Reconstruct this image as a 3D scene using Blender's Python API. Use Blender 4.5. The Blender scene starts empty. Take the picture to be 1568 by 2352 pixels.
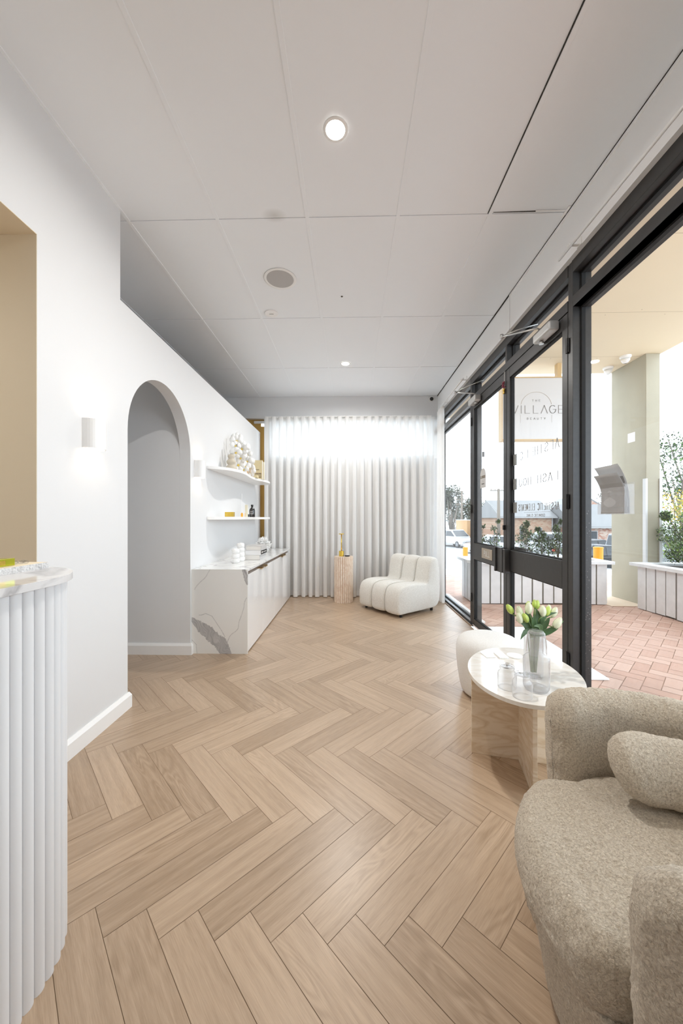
import bpy, bmesh, math, random
from mathutils import Vector, Matrix

random.seed(7)
D = bpy.data
SC = bpy.context.scene
COL = SC.collection

# ------------------------------------------------------------------ camera
cam_d = D.cameras.new('camera')
cam = D.objects.new('camera', cam_d)
COL.objects.link(cam)
cam.location = (0, 0, 1.27)
cam.rotation_euler = (math.pi / 2, 0, 0.0241)
cam_d.sensor_fit = 'VERTICAL'
cam_d.sensor_height = 36.0
cam_d.lens = 833.0 / 2352.0 * 36.0
cam_d.shift_y = (1190.3 - 1176.0) / 2352.0
cam_d.clip_start = 0.02
cam_d.clip_end = 500
SC.camera = cam

# ------------------------------------------------------------------ world (bright overcast sky)
W = D.worlds.new('overcast')
SC.world = W
W.use_nodes = True
wn = W.node_tree.nodes
wl = W.node_tree.links
wn['Background'].inputs[0].default_value = (0.79, 0.895, 1.0, 1)
wn['Background'].inputs[1].default_value = 2.12

SC.view_settings.view_transform = 'Standard'
SC.view_settings.look = 'None'
SC.view_settings.exposure = 1.08
SC.view_settings.gamma = 1.0
SC.view_settings.use_curve_mapping = False
SC.cycles.use_denoising = True
SC.cycles.max_bounces = 12
SC.cycles.diffuse_bounces = 8
SC.cycles.transparent_max_bounces = 24
SC.cycles.caustics_reflective = False
SC.cycles.caustics_refractive = False
SC.cycles.sample_clamp_indirect = 6.0

LAMP_POWER = 14.0
SCONCE_POWER = 0.24

# ------------------------------------------------------------------ materials
def new_mat(name):
    m = D.materials.new(name)
    m.use_nodes = True
    nt = m.node_tree
    return m, nt, nt.nodes['Principled BSDF']


def nd(nt, t, **kw):
    n = nt.nodes.new(t)
    for k, v in kw.items():
        setattr(n, k, v)
    return n


def mat(name, col, rough=0.5, metal=0.0, bump=0.0, bscale=40.0, var=0.0, vscale=3.0, coat=0.0, spec=0.5,
        emis=None, estr=0.0, sheen=0.0, detail=6.0):
    m, nt, p = new_mat(name)
    p.inputs['Roughness'].default_value = rough
    p.inputs['Metallic'].default_value = metal
    p.inputs['Coat Weight'].default_value = coat
    p.inputs['Specular IOR Level'].default_value = spec
    p.inputs['Sheen Weight'].default_value = sheen
    tc = nd(nt, 'ShaderNodeTexCoord')
    if var > 0:
        n = nd(nt, 'ShaderNodeTexNoise')
        n.inputs['Scale'].default_value = vscale
        n.inputs['Detail'].default_value = 5
        r = nd(nt, 'ShaderNodeValToRGB')
        r.color_ramp.elements[0].position = 0.3
        r.color_ramp.elements[1].position = 0.7
        r.color_ramp.elements[0].color = (*[c * (1 - var) for c in col], 1)
        r.color_ramp.elements[1].color = (*[min(1, c * (1 + var * 0.6)) for c in col], 1)
        nt.links.new(tc.outputs['Object'], n.inputs['Vector'])
        nt.links.new(n.outputs['Fac'], r.inputs['Fac'])
        nt.links.new(r.outputs['Color'], p.inputs['Base Color'])
    else:
        p.inputs['Base Color'].default_value = (*col, 1)
    if bump > 0:
        n2 = nd(nt, 'ShaderNodeTexNoise')
        n2.inputs['Scale'].default_value = bscale
        n2.inputs['Detail'].default_value = detail
        b = nd(nt, 'ShaderNodeBump')
        b.inputs['Strength'].default_value = bump
        b.inputs['Distance'].default_value = 0.01
        nt.links.new(tc.outputs['Object'], n2.inputs['Vector'])
        nt.links.new(n2.outputs['Fac'], b.inputs['Height'])
        nt.links.new(b.outputs['Normal'], p.inputs['Normal'])
    if emis:
        p.inputs['Emission Color'].default_value = (*emis, 1)
        p.inputs['Emission Strength'].default_value = estr
    return m


def glass_mat(name, tint=(1, 1, 1), refl=0.5, rough=0.0, milky=0.0):
    """thin clear pane: see-through with a fresnel mirror layer"""
    m = D.materials.new(name)
    m.use_nodes = True
    nt = m.node_tree
    nt.nodes.clear()
    o = nd(nt, 'ShaderNodeOutputMaterial')
    t = nd(nt, 'ShaderNodeBsdfTransparent')
    t.inputs['Color'].default_value = (*tint, 1)
    g = nd(nt, 'ShaderNodeBsdfGlossy')
    g.inputs['Roughness'].default_value = rough
    f = nd(nt, 'ShaderNodeLayerWeight')
    f.inputs['Blend'].default_value = 0.5
    pw = nd(nt, 'ShaderNodeMath', operation='POWER')
    pw.inputs[1].default_value = 5.0
    mu = nd(nt, 'ShaderNodeMath', operation='MULTIPLY_ADD')
    mu.inputs[1].default_value = refl
    mu.inputs[2].default_value = 0.04 * refl
    mx = nd(nt, 'ShaderNodeMixShader')
    nt.links.new(f.outputs['Facing'], pw.inputs[0])
    nt.links.new(pw.outputs[0], mu.inputs[0])
    nt.links.new(mu.outputs[0], mx.inputs[0])
    nt.links.new(t.outputs[0], mx.inputs[1])
    nt.links.new(g.outputs[0], mx.inputs[2])
    if milky > 0:
        df = nd(nt, 'ShaderNodeBsdfDiffuse')
        df.inputs['Color'].default_value = (0.95, 0.95, 0.95, 1)
        m3 = nd(nt, 'ShaderNodeMixShader')
        m3.inputs[0].default_value = milky
        nt.links.new(mx.outputs[0], m3.inputs[1])
        nt.links.new(df.outputs[0], m3.inputs[2])
        mx = m3
    nt.links.new(mx.outputs[0], o.inputs['Surface'])
    return m


def cloth_mat(name, col, transl=0.45, transp=0.0):
    m = D.materials.new(name)
    m.use_nodes = True
    nt = m.node_tree
    nt.nodes.clear()
    o = nd(nt, 'ShaderNodeOutputMaterial')
    d = nd(nt, 'ShaderNodeBsdfDiffuse')
    d.inputs['Color'].default_value = (*col, 1)
    t = nd(nt, 'ShaderNodeBsdfTranslucent')
    t.inputs['Color'].default_value = (*col, 1)
    mx = nd(nt, 'ShaderNodeMixShader')
    mx.inputs[0].default_value = transl
    nt.links.new(d.outputs[0], mx.inputs[1])
    nt.links.new(t.outputs[0], mx.inputs[2])
    tr = nd(nt, 'ShaderNodeBsdfTransparent')
    m2 = nd(nt, 'ShaderNodeMixShader')
    m2.inputs[0].default_value = transp
    nt.links.new(mx.outputs[0], m2.inputs[1])
    nt.links.new(tr.outputs[0], m2.inputs[2])
    nt.links.new(m2.outputs[0], o.inputs['Surface'])
    return m


def plank_mat(name, dark, light, rough, grain=1.0, bump=0.12, coat=0.0):
    """tone attribute per plank, UV runs along the plank in metres"""
    m, nt, p = new_mat(name)
    p.inputs['Roughness'].default_value = rough
    p.inputs['Specular IOR Level'].default_value = 0.5
    uv = nd(nt, 'ShaderNodeUVMap')
    uv.uv_map = 'UVMap'
    at = nd(nt, 'ShaderNodeAttribute')
    at.attribute_name = 'tone'
    p.inputs['Coat Weight'].default_value = coat
    p.inputs['Coat Roughness'].default_value = 0.28
    L = nt.links.new

    def noise_(sc, scale, det, dist=0.0):
        mp = nd(nt, 'ShaderNodeMapping')
        mp.inputs['Scale'].default_value = sc
        n = nd(nt, 'ShaderNodeTexNoise')
        n.inputs['Scale'].default_value = scale
        n.inputs['Detail'].default_value = det
        n.inputs['Distortion'].default_value = dist
        L(uv.outputs[0], mp.inputs[0]); L(mp.outputs[0], n.inputs['Vector'])
        return n.outputs['Fac']

    def math_(op, a_, b_=None, c_=None):
        m__ = nd(nt, 'ShaderNodeMath', operation=op)
        for i, v in enumerate((a_, b_, c_)):
            if v is None:
                continue
            if isinstance(v, (int, float)):
                m__.inputs[i].default_value = v
            else:
                L(v, m__.inputs[i])
        return m__.outputs[0]
    streak = noise_((1.5, 26, 1), 1.6, 5, 0.5)          # broad streaks along the plank
    fine = noise_((9, 190, 1), 2.0, 3, 0.2)             # fine pores
    rings = math_('SINE', math_('MULTIPLY', noise_((1.0, 6.0, 1), 1.9, 1.5, 0.6), 75))
    mask = math_('SUBTRACT', noise_((0.8, 3.0, 1), 1.3, 1), 0.47)
    mask = math_('MULTIPLY', math_('MAXIMUM', mask, 0.0), 6.0)
    ringv = math_('MULTIPLY', math_('MULTIPLY', rings, mask), 0.085 * grain)
    a = math_('ADD', math_('MULTIPLY_ADD', math_('SUBTRACT', streak, 0.5), 0.75 * grain, 0.5), ringv)
    a = math_('ADD', a, math_('MULTIPLY', math_('SUBTRACT', fine, 0.5), 0.55 * grain))
    bsum = math_('MULTIPLY_ADD', at.outputs['Fac'], 0.34, a)
    r = nd(nt, 'ShaderNodeValToRGB')
    r.color_ramp.elements[0].position = 0.30
    r.color_ramp.elements[1].position = 1.02
    r.color_ramp.elements[0].color = (*dark, 1)
    r.color_ramp.elements[1].color = (*light, 1)
    L(bsum, r.inputs[0])
    L(r.outputs[0], p.inputs['Base Color'])
    bm_ = nd(nt, 'ShaderNodeBump')
    bm_.inputs['Strength'].default_value = bump
    bm_.inputs['Distance'].default_value = 0.003
    L(a, bm_.inputs['Height']); L(bm_.outputs[0], p.inputs['Normal'])
    return m


def marble_mat(name, base, vein, scale=2.0, rough=0.12, thr=0.06, stretch=(1, 1, 1), soft=1.0, rot=(0, 0, 0), strength=1.0):
    m, nt, p = new_mat(name)
    p.inputs['Roughness'].default_value = rough
    tc = nd(nt, 'ShaderNodeTexCoord')
    mp = nd(nt, 'ShaderNodeMapping')
    mp.inputs['Scale'].default_value = stretch
    mp.inputs['Rotation'].default_value = rot
    n = nd(nt, 'ShaderNodeTexNoise')
    n.inputs['Scale'].default_value = scale
    n.inputs['Detail'].default_value = 8
    n.inputs['Distortion'].default_value = 1.3
    s = nd(nt, 'ShaderNodeMath', operation='SUBTRACT')
    s.inputs[1].default_value = 0.5
    a = nd(nt, 'ShaderNodeMath', operation='ABSOLUTE')
    r = nd(nt, 'ShaderNodeValToRGB')
    r.color_ramp.elements[0].position = 0.0
    r.color_ramp.elements[1].position = thr * soft
    v = [b_ * (1 - strength) + v_ * strength for b_, v_ in zip(base, vein)]
    r.color_ramp.elements[0].color = (*v, 1)
    r.color_ramp.elements[1].color = (*base, 1)
    L = nt.links.new
    L(tc.outputs['Object'], mp.inputs[0]); L(mp.outputs[0], n.inputs['Vector'])
    L(n.outputs['Fac'], s.inputs[0]); L(s.outputs[0], a.inputs[0]); L(a.outputs[0], r.inputs[0])
    L(r.outputs[0], p.inputs['Base Color'])
    return m


def wool_mat(name, c0, c1, scale=120.0, bump=0.8, dist=0.01):
    m, nt, p = new_mat(name)
    p.inputs['Roughness'].default_value = 0.95
    p.inputs['Specular IOR Level'].default_value = 0.15
    p.inputs['Sheen Weight'].default_value = 0.25
    tc = nd(nt, 'ShaderNodeTexCoord')
    n = nd(nt, 'ShaderNodeTexNoise')
    n.inputs['Scale'].default_value = scale
    n.inputs['Detail'].default_value = 6
    n.inputs['Roughness'].default_value = 0.65
    n.inputs['Distortion'].default_value = 0.6
    r = nd(nt, 'ShaderNodeValToRGB')
    r.color_ramp.elements[0].position = 0.32
    r.color_ramp.elements[1].position = 0.62
    r.color_ramp.elements[0].color = (*c0, 1)
    r.color_ramp.elements[1].color = (*c1, 1)
    b = nd(nt, 'ShaderNodeBump')
    b.inputs['Strength'].default_value = bump
    b.inputs['Distance'].default_value = dist
    L = nt.links.new
    L(tc.outputs['Object'], n.inputs['Vector']); L(n.outputs['Fac'], r.inputs[0]); L(r.outputs[0], p.inputs['Base Color'])
    L(n.outputs['Fac'], b.inputs['Height']); L(b.outputs[0], p.inputs['Normal'])
    return m


M = {}
M['wall'] = mat('warm_white_wall_paint', (0.745, 0.75, 0.755), 0.6, bump=0.02, bscale=220)
M['recess'] = mat('beige_recess_shade_tint', (0.86, 0.76, 0.58), 0.6)  # warm shading of the recess put into the base colour
M['ceiling'] = mat('ceiling_tile_white', (0.87, 0.905, 0.94), 0.7)
M['tbar'] = mat('ceiling_bar_white', (0.89, 0.89, 0.89), 0.5)
nt_ = M['ceiling'].node_tree
tc_ = nd(nt_, 'ShaderNodeTexCoord')
mp_ = nd(nt_, 'ShaderNodeMapping')
mp_.inputs['Location'].default_value = (0.50 / 0.085, -2.375 / 0.06, 0)
mp_.inputs['Scale'].default_value = (1 / 0.085, 1 / 0.06, 0)
gr_ = nd(nt_, 'ShaderNodeTexGradient', gradient_type='SPHERICAL')
cr_ = nd(nt_, 'ShaderNodeValToRGB')
cr_.color_ramp.elements[0].position = 0.0
cr_.color_ramp.elements[0].color = (0.87, 0.905, 0.94, 1)
cr_.color_ramp.elements[1].position = 0.9
cr_.color_ramp.elements[1].color = (0.68, 0.69, 0.69, 1)
nt_.links.new(tc_.outputs['Object'], mp_.inputs[0])
nt_.links.new(mp_.outputs[0], gr_.inputs[0])
nt_.links.new(gr_.outputs['Fac'], cr_.inputs[0])
nt_.links.new(cr_.outputs[0], nt_.nodes['Principled BSDF'].inputs['Base Color'])
M['gap'] = mat('dark_shadow_gap', (0.03, 0.028, 0.026), 0.9)
M['trim'] = mat('gloss_white_trim', (0.88, 0.88, 0.87), 0.3)
M['floor'] = plank_mat('oak_herringbone', (0.30, 0.204, 0.126), (0.54, 0.402, 0.282), 0.36, 1.0, 0.1, 0.4)
M['seam'] = mat('floor_seam_brown', (0.20, 0.13, 0.075), 0.9)
M['paver'] = plank_mat('clay_paver', (0.46, 0.265, 0.195), (0.66, 0.475, 0.39), 0.75, 0.3, 0.15)
M['mortar'] = mat('paver_joint', (0.36, 0.23, 0.17), 0.95, var=0.3, vscale=9)
M['frame'] = mat('charcoal_powdercoat', (0.032, 0.031, 0.031), 0.38, bump=0.03, bscale=300, var=0.15, vscale=30)
M['frame_light'] = mat('worn_grey_aluminium', (0.16, 0.155, 0.15), 0.35, metal=0.4)
M['black'] = mat('black_plastic', (0.012, 0.012, 0.012), 0.4)
M['gasket'] = mat('black_rubber', (0.008, 0.008, 0.008), 0.8)
M['glass'] = glass_mat('window_glass', (0.985, 0.99, 0.988), 0.55)
M['cglass'] = glass_mat('clear_tableware_glass', (0.985, 0.985, 0.988), 1.0, 0.02, 0.05)
M['steel'] = mat('brushed_steel', (0.55, 0.55, 0.54), 0.3, metal=0.85)
M['closer'] = mat('grey_closer_paint', (0.50, 0.50, 0.49), 0.4, metal=0.3)
M['white'] = mat('white_paint', (0.87, 0.87, 0.86), 0.35)
M['gloss'] = mat('white_gloss_lacquer', (0.88, 0.88, 0.88), 0.06, coat=0.5)
M['brass'] = mat('brushed_brass', (0.66, 0.44, 0.16), 0.28, metal=1.0)
M['gold'] = mat('satin_gold', (0.80, 0.55, 0.10), 0.25, metal=0.9)
M['bronze'] = mat('bronze_channel', (0.24, 0.14, 0.07), 0.45, metal=0.3)
M['curtain'] = cloth_mat('white_sheer_cloth', (0.90, 0.895, 0.885), 0.36, 0.02)
M['hem'] = cloth_mat('white_hem_cloth', (0.90, 0.89, 0.875), 0.25, 0.0)
M['sofa'] = wool_mat('cream_sheepskin', (0.46, 0.37, 0.265), (0.88, 0.785, 0.645), 190, 1.0, 0.008)
M['boucle'] = wool_mat('ivory_boucle', (0.56, 0.54, 0.49), (0.88, 0.87, 0.83), 190, 0.6, 0.006)
M['pouf'] = wool_mat('white_boucle', (0.78, 0.77, 0.74), (0.88, 0.875, 0.86), 170, 0.5, 0.005)
M['marble_top'] = marble_mat('counter_marble', (0.74, 0.73, 0.725), (0.45, 0.44, 0.44), 3.2, 0.08, 0.05)
M['trav'] = marble_mat('veined_travertine', (0.76, 0.66, 0.53), (0.60, 0.46, 0.30), 2.6, 0.22, 0.10, (1.2, 1.2, 4.5), rot=(0.35, 0.25, 0), strength=0.75)
M['travtop'] = marble_mat('pale_stone_top', (0.84, 0.815, 0.775), (0.74, 0.69, 0.62), 3.0, 0.10, 0.10, (1.2, 3.5, 1), rot=(0, 0, 0.5), strength=0.7)
M['pedestal'] = marble_mat('rosy_travertine', (0.80, 0.69, 0.58), (0.62, 0.44, 0.32), 9, 0.45, 0.08, (1.5, 1.5, 0.6), strength=0.55)
M['roughstone'] = mat('rough_white_stone', (0.72, 0.71, 0.70), 0.7, bump=0.7, bscale=110, var=0.2, vscale=160)
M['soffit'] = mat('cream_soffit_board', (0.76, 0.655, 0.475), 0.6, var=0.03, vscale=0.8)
M['column'] = mat('rendered_column_green_cream', (0.40, 0.37, 0.285), 0.8, bump=0.15, bscale=130, var=0.12, vscale=1.6)
M['concrete'] = mat('pale_concrete', (0.70, 0.69, 0.66), 0.8, var=0.06, vscale=2)
M['asphalt'] = mat('grey_asphalt', (0.36, 0.36, 0.36), 0.85, bump=0.1, bscale=80, var=0.08, vscale=4)
M['board'] = mat('white_weathered_board', (0.72, 0.725, 0.73), 0.55, var=0.07, vscale=11)
M['mould'] = mat('mildewed_gap', (0.13, 0.12, 0.09), 0.9)
M['soil'] = mat('dark_soil', (0.06, 0.045, 0.035), 1.0, bump=0.6, bscale=40)
M['leaf'] = mat('shrub_leaf', (0.10, 0.17, 0.045), 0.5, var=0.5, vscale=14)
M['leaf_dark'] = mat('dark_shrub_leaf', (0.075, 0.10, 0.055), 0.5, var=0.4, vscale=14)
M['leaf_lime'] = mat('lime_leaf', (0.22, 0.33, 0.06), 0.5, var=0.4, vscale=14)
M['leaf_yellow'] = mat('yellow_blossom', (0.55, 0.38, 0.06), 0.6, var=0.3, vscale=14)
M['leaf_far'] = mat('distant_foliage', (0.12, 0.135, 0.095), 0.8, var=0.5, vscale=0.9)
M['bark'] = mat('grey_bark', (0.19, 0.16, 0.13), 0.9, bump=0.5, bscale=20)
M['yellow'] = mat('safety_yellow_paint', (0.66, 0.28, 0.006), 0.4, var=0.05, vscale=8)
M['brickwall'] = None
M['roof'] = mat('grey_metal_roof', (0.17, 0.168, 0.165), 0.5, var=0.05, vscale=1)
M['apricot'] = mat('apricot_render', (0.50, 0.30, 0.14), 0.8)
M['carwhite'] = mat('white_car_paint', (0.55, 0.56, 0.57), 0.15, coat=0.6)
M['carsilver'] = mat('silver_car_paint', (0.22, 0.225, 0.24), 0.22, metal=0.4, coat=0.5)
M['carblack'] = mat('dark_car_paint', (0.02, 0.021, 0.022), 0.25, coat=0.2)
M['carglass'] = mat('tinted_car_glass', (0.05, 0.055, 0.06), 0.08)
M['tyre'] = mat('tyre_rubber', (0.03, 0.03, 0.03), 0.85)
M['red'] = mat('red_lens', (0.75, 0.03, 0.02), 0.2)
M['tulip'] = mat('tulip_petal', (0.84, 0.88, 0.66), 0.45, var=0.08, vscale=25)
M['tulip_green'] = mat('green_tulip_petal', (0.58, 0.72, 0.16), 0.45, var=0.15, vscale=25)
M['tulip_leaf'] = mat('tulip_leaf', (0.085, 0.17, 0.065), 0.45, var=0.3, vscale=18)
M['stem'] = mat('green_stem', (0.17, 0.27, 0.08), 0.5)
M['petal'] = mat('orchid_petal', (0.90, 0.90, 0.88), 0.5)
M['pollen'] = mat('yellow_orchid_lip', (0.85, 0.62, 0.10), 0.5)
M['beige'] = mat('beige_ceramic', (0.56, 0.50, 0.40), 0.6)
M['bookbeige'] = mat('beige_book_cover', (0.66, 0.56, 0.34), 0.6)
M['page'] = mat('paper_pages', (0.78, 0.76, 0.72), 0.8, bump=0.2, bscale=200)
M['greybook'] = mat('pale_grey_cover', (0.55, 0.54, 0.53), 0.6)
M['whitebook'] = mat('white_book_cover', (0.80, 0.80, 0.80), 0.5)
M['ink'] = mat('dark_ink', (0.02, 0.02, 0.02), 0.6)
M['inkgrey'] = mat('grey_vinyl_letter', (0.26, 0.25, 0.24), 0.5)
M['inkbrown'] = mat('brown_ink', (0.22, 0.16, 0.09), 0.6)
M['orange'] = mat('amber_orange', (0.85, 0.42, 0.04), 0.25)
M['cream'] = mat('cream_carton', (0.80, 0.75, 0.58), 0.6)
M['bottle'] = mat('black_glass_bottle', (0.015, 0.013, 0.013), 0.08, coat=0.5)
M['lime'] = mat('lime_gold_foil', (0.62, 0.62, 0.05), 0.18, metal=0.7)
M['whiteplaster'] = mat('white_plaster', (0.86, 0.86, 0.85), 0.6, bump=0.3, bscale=60)
M['ribglass'] = glass_mat('ribbed_glass', (0.97, 0.97, 0.975), 1.6, 0.05, 0.13)
M['crystal'] = glass_mat('quartz_crystal', (0.92, 0.92, 0.92), 1.0, 0.1)
M['grille'] = mat('perforated_speaker_grille', (0.52, 0.51, 0.50), 0.8, bump=0.4, bscale=700)
M['lamp_on'] = mat('lit_lamp', (1, 1, 1), 0.5, emis=(1.0, 0.90, 0.76), estr=14)
M['sconce_on'] = mat('lit_sconce_bulb', (1, 1, 1), 0.5, emis=(1.0, 0.84, 0.62), estr=10)
M['taupe'] = mat('taupe_plate', (0.45, 0.38, 0.30), 0.35, metal=0.4)
M['signwhite'] = mat('sign_face_grey_white', (0.66, 0.66, 0.67), 0.4)
M['ochre'] = mat('ochre_timber_panel', (0.62, 0.38, 0.10), 0.6)
M['acrylic'] = glass_mat('clear_acrylic', (0.97, 0.97, 0.972), 0.8, 0.02, 0.10)
M['brochure'] = cloth_mat('grey_brochure_back', (0.62, 0.615, 0.61), 0.5)
M['brochure_dark'] = mat('dark_brochure_print', (0.30, 0.295, 0.29), 0.5)
M['brochure_light'] = mat('light_brochure_print', (0.85, 0.85, 0.85), 0.5)
M['frost'] = mat('mottled_grey_film', (0.30, 0.30, 0.29), 0.7, bump=0.4, bscale=120, var=0.35, vscale=90)
M['stain'] = mat('ceiling_stain', (0.60, 0.585, 0.56), 0.8)
M['stem_dark'] = mat('dark_orchid_stem', (0.06, 0.05, 0.03), 0.6)


def brick_mat(name, c1, c2, mortar, scale=3.0):
    m, nt, p = new_mat(name)
    p.inputs['Roughness'].default_value = 0.85
    tc = nd(nt, 'ShaderNodeTexCoord')
    mp = nd(nt, 'ShaderNodeMapping')
    mp.inputs['Rotation'].default_value = (math.pi / 2, 0, 0)
    b = nd(nt, 'ShaderNodeTexBrick')
    b.inputs['Color1'].default_value = (*c1, 1)
    b.inputs['Color2'].default_value = (*c2, 1)
    b.inputs['Mortar'].default_value = (*mortar, 1)
    b.inputs['Scale'].default_value = scale
    b.inputs['Mortar Size'].default_value = 0.02
    nt.links.new(tc.outputs['Object'], mp.inputs[0])
    nt.links.new(mp.outputs[0], b.inputs['Vector'])
    nt.links.new(b.outputs['Color'], p.inputs['Base Color'])
    return m


M['brickwall'] = brick_mat('weathered_brick', (0.30, 0.155, 0.095), (0.38, 0.27, 0.19), (0.36, 0.29, 0.22), 2.2)
M['brickred'] = brick_mat('patched_red_brick', (0.28, 0.105, 0.065), (0.46, 0.37, 0.30), (0.36, 0.29, 0.24), 2.6)

# ------------------------------------------------------------------ mesh helpers
class MB:
    def __init__(self):
        self.bm = bmesh.new()

    def box(self, x0, y0, z0, x1, y1, z1, mtx=None):
        v = [self.bm.verts.new(c) for c in
             ((x0, y0, z0), (x1, y0, z0), (x1, y1, z0), (x0, y1, z0), (x0, y0, z1), (x1, y0, z1), (x1, y1, z1), (x0, y1, z1))]
        for f in ((3, 2, 1, 0), (4, 5, 6, 7), (0, 1, 5, 4), (1, 2, 6, 5), (2, 3, 7, 6), (3, 0, 4, 7)):
            self.bm.faces.new([v[i] for i in f])
        if mtx is not None:
            for q in v:
                q.co = mtx @ q.co
        return self

    def lathe(self, prof, c=(0, 0, 0), n=32, axis='z', mtx=None, arc=None, cap=True):
        """prof list of (r, h)"""
        rings = []
        cx, cy, cz = c
        for r, h in prof:
            ring = []
            if r < 1e-6:
                ring = [self.bm.verts.new(self._ax(cx, cy, cz, 0, 0, h, axis, mtx))]
            else:
                for i in range(n):
                    a = 2 * math.pi * i / n
                    ring.append(self.bm.verts.new(self._ax(cx, cy, cz, r * math.cos(a), r * math.sin(a), h, axis, mtx)))
            rings.append(ring)
        for a, b in zip(rings[:-1], rings[1:]):
            for i in range(n):
                j = (i + 1) % n
                if len(a) == 1 and len(b) == 1:
                    continue
                if len(a) == 1:
                    self.bm.faces.new((a[0], b[j], b[i]))
                elif len(b) == 1:
                    self.bm.faces.new((a[i], a[j], b[0]))
                else:
                    self.bm.faces.new((a[i], a[j], b[j], b[i]))
        if cap:
            for ring, rev in ((rings[0], True), (rings[-1], False)):
                if len(ring) > 2:
                    self.bm.faces.new(list(reversed(ring)) if rev else ring)
        return self

    def _ax(self, cx, cy, cz, a, b, h, axis, mtx):
        if axis == 'z':
            v = Vector((a, b, h))
        elif axis == 'y':
            v = Vector((a, h, -b))
        else:
            v = Vector((h, a, b))
        v = v + Vector((cx, cy, cz))
        if mtx is not None:
            v = mtx @ v
        return v

    def tube(self, pts, r, n=8, mtx=None):
        """r number or list"""
        pts = [Vector(p) for p in pts]
        if not isinstance(r, (list, tuple)):
            r = [r] * len(pts)
        prev = None
        up = Vector((0, 0, 1))
        rings = []
        for i, p in enumerate(pts):
            if i == 0:
                d = pts[1] - pts[0]
            elif i == len(pts) - 1:
                d = pts[-1] - pts[-2]
            else:
                d = pts[i + 1] - pts[i - 1]
            d.normalize()
            u = up if abs(d.dot(up)) < 0.95 else Vector((1, 0, 0))
            if prev is not None:
                u = prev
            s = d.cross(u)
            if s.length < 1e-6:
                s = d.cross(Vector((0, 1, 0)))
            s.normalize()
            t = s.cross(d).normalized()
            prev = t
            ring = []
            for k in range(n):
                a = 2 * math.pi * k / n
                q = p + (s * math.cos(a) + t * math.sin(a)) * r[i]
                if mtx is not None:
                    q = mtx @ q
                ring.append(self.bm.verts.new(q))
            rings.append(ring)
        for a, b in zip(rings[:-1], rings[1:]):
            for i in range(n):
                j = (i + 1) % n
                self.bm.faces.new((a[i], a[j], b[j], b[i]))
        self.bm.faces.new(list(reversed(rings[0])))
        self.bm.faces.new(rings[-1])
        return self

    def prism(self, poly, z0, z1, plane='xy'):
        def P(a, b, h):
            return {'xy': (a, b, h), 'yz': (h, a, b), 'xz': (a, h, b)}[plane]
        lo = [self.bm.verts.new(P(a, b, z0)) for a, b in poly]
        hi = [self.bm.verts.new(P(a, b, z1)) for a, b in poly]
        n = len(poly)
        fs = [self.bm.faces.new(lo), self.bm.faces.new(hi)]
        for f_ in fs:
            f_.normal_update()
        for i in range(n):
            j = (i + 1) % n
            self.bm.faces.new((lo[i], lo[j], hi[j], hi[i]))
        bmesh.ops.triangulate(self.bm, faces=fs)
        return self

    def quad(self, *p):
        self.bm.faces.new([self.bm.verts.new(q) for q in p])
        return self

    def grid(self, f, nu, nv, close_u=False, close_v=False):
        vs = [[self.bm.verts.new(f(i / nu if not close_u else i / nu, j / nv)) for j in range(nv if close_v else nv + 1)]
              for i in range(nu if close_u else nu + 1)]
        NU, NV = len(vs), len(vs[0])
        for i in range(nu):
            for j in range(nv):
                a, b = (i + 1) % NU if close_u else i + 1, (j + 1) % NV if close_v else j + 1
                self.bm.faces.new((vs[i][j], vs[a][j], vs[a][b], vs[i][b]))
        return vs

    def build(self, name, material, parent=None, smooth=False, bevel=0.0, bseg=2, subsurf=0, solid=0.0, disp=None, recalc=True):
        bm = self.bm
        if recalc:
            bmesh.ops.recalc_face_normals(bm, faces=bm.faces)
        me = D.meshes.new(name)
        bm.to_mesh(me)
        bm.free()
        if smooth:
            for p in me.polygons:
                p.use_smooth = True
        o = D.objects.new(name, me)
        COL.objects.link(o)
        if material is not None:
            me.materials.append(material)
        if parent is not None:
            o.parent = parent
            o.matrix_parent_inverse = Matrix.Translation(-Vector(parent.location)) if parent.rotation_euler.z == 0 and parent.type == 'EMPTY' else Matrix.Identity(4)
        if bevel > 0:
            md = o.modifiers.new('bevel', 'BEVEL')
            md.width = bevel
            md.segments = bseg
            md.limit_method = 'ANGLE'
            md.angle_limit = math.radians(40)
        if solid > 0:
            md = o.modifiers.new('solid', 'SOLIDIFY')
            md.thickness = solid
        if subsurf:
            md = o.modifiers.new('sub', 'SUBSURF')
            md.levels = subsurf
            md.render_levels = subsurf
        if disp:
            for (sz, st, dep) in disp:
                tx = D.textures.new(name + '_wool', 'CLOUDS')
                tx.noise_scale = sz
                tx.noise_depth = dep
                md = o.modifiers.new('wool', 'DISPLACE')
                md.texture = tx
                md.strength = st
                md.mid_level = 0.5
                md.texture_coords = 'LOCAL'
        return o


def thing(name, label, cat, loc=(0, 0, 0), group=None):
    """Empty at the base of a thing; children are modelled in world metres around it"""
    o = D.objects.new(name, None)
    COL.objects.link(o)
    o.location = loc
    o.empty_display_size = 0.05
    o['label'] = label
    o['category'] = cat
    if group:
        o['group'] = group
    return o


def tag(o, label, cat, group=None, kind=None):
    o['label'] = label
    o['category'] = cat
    if group:
        o['group'] = group
    if kind:
        o['kind'] = kind
    return o


def struct(o):
    o['kind'] = 'structure'
    return o


def sroot(name, loc=(0, 0, 0)):
    o = D.objects.new(name, None)
    COL.objects.link(o)
    o.location = loc
    o['kind'] = 'structure'
    return o


def copy_tree(o, parent=None):
    c = o.copy()
    COL.objects.link(c)
    if parent is not None:
        c.parent = parent
    for ch in [q for q in D.objects if q.parent is o]:
        copy_tree(ch, c)
    return c


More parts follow.
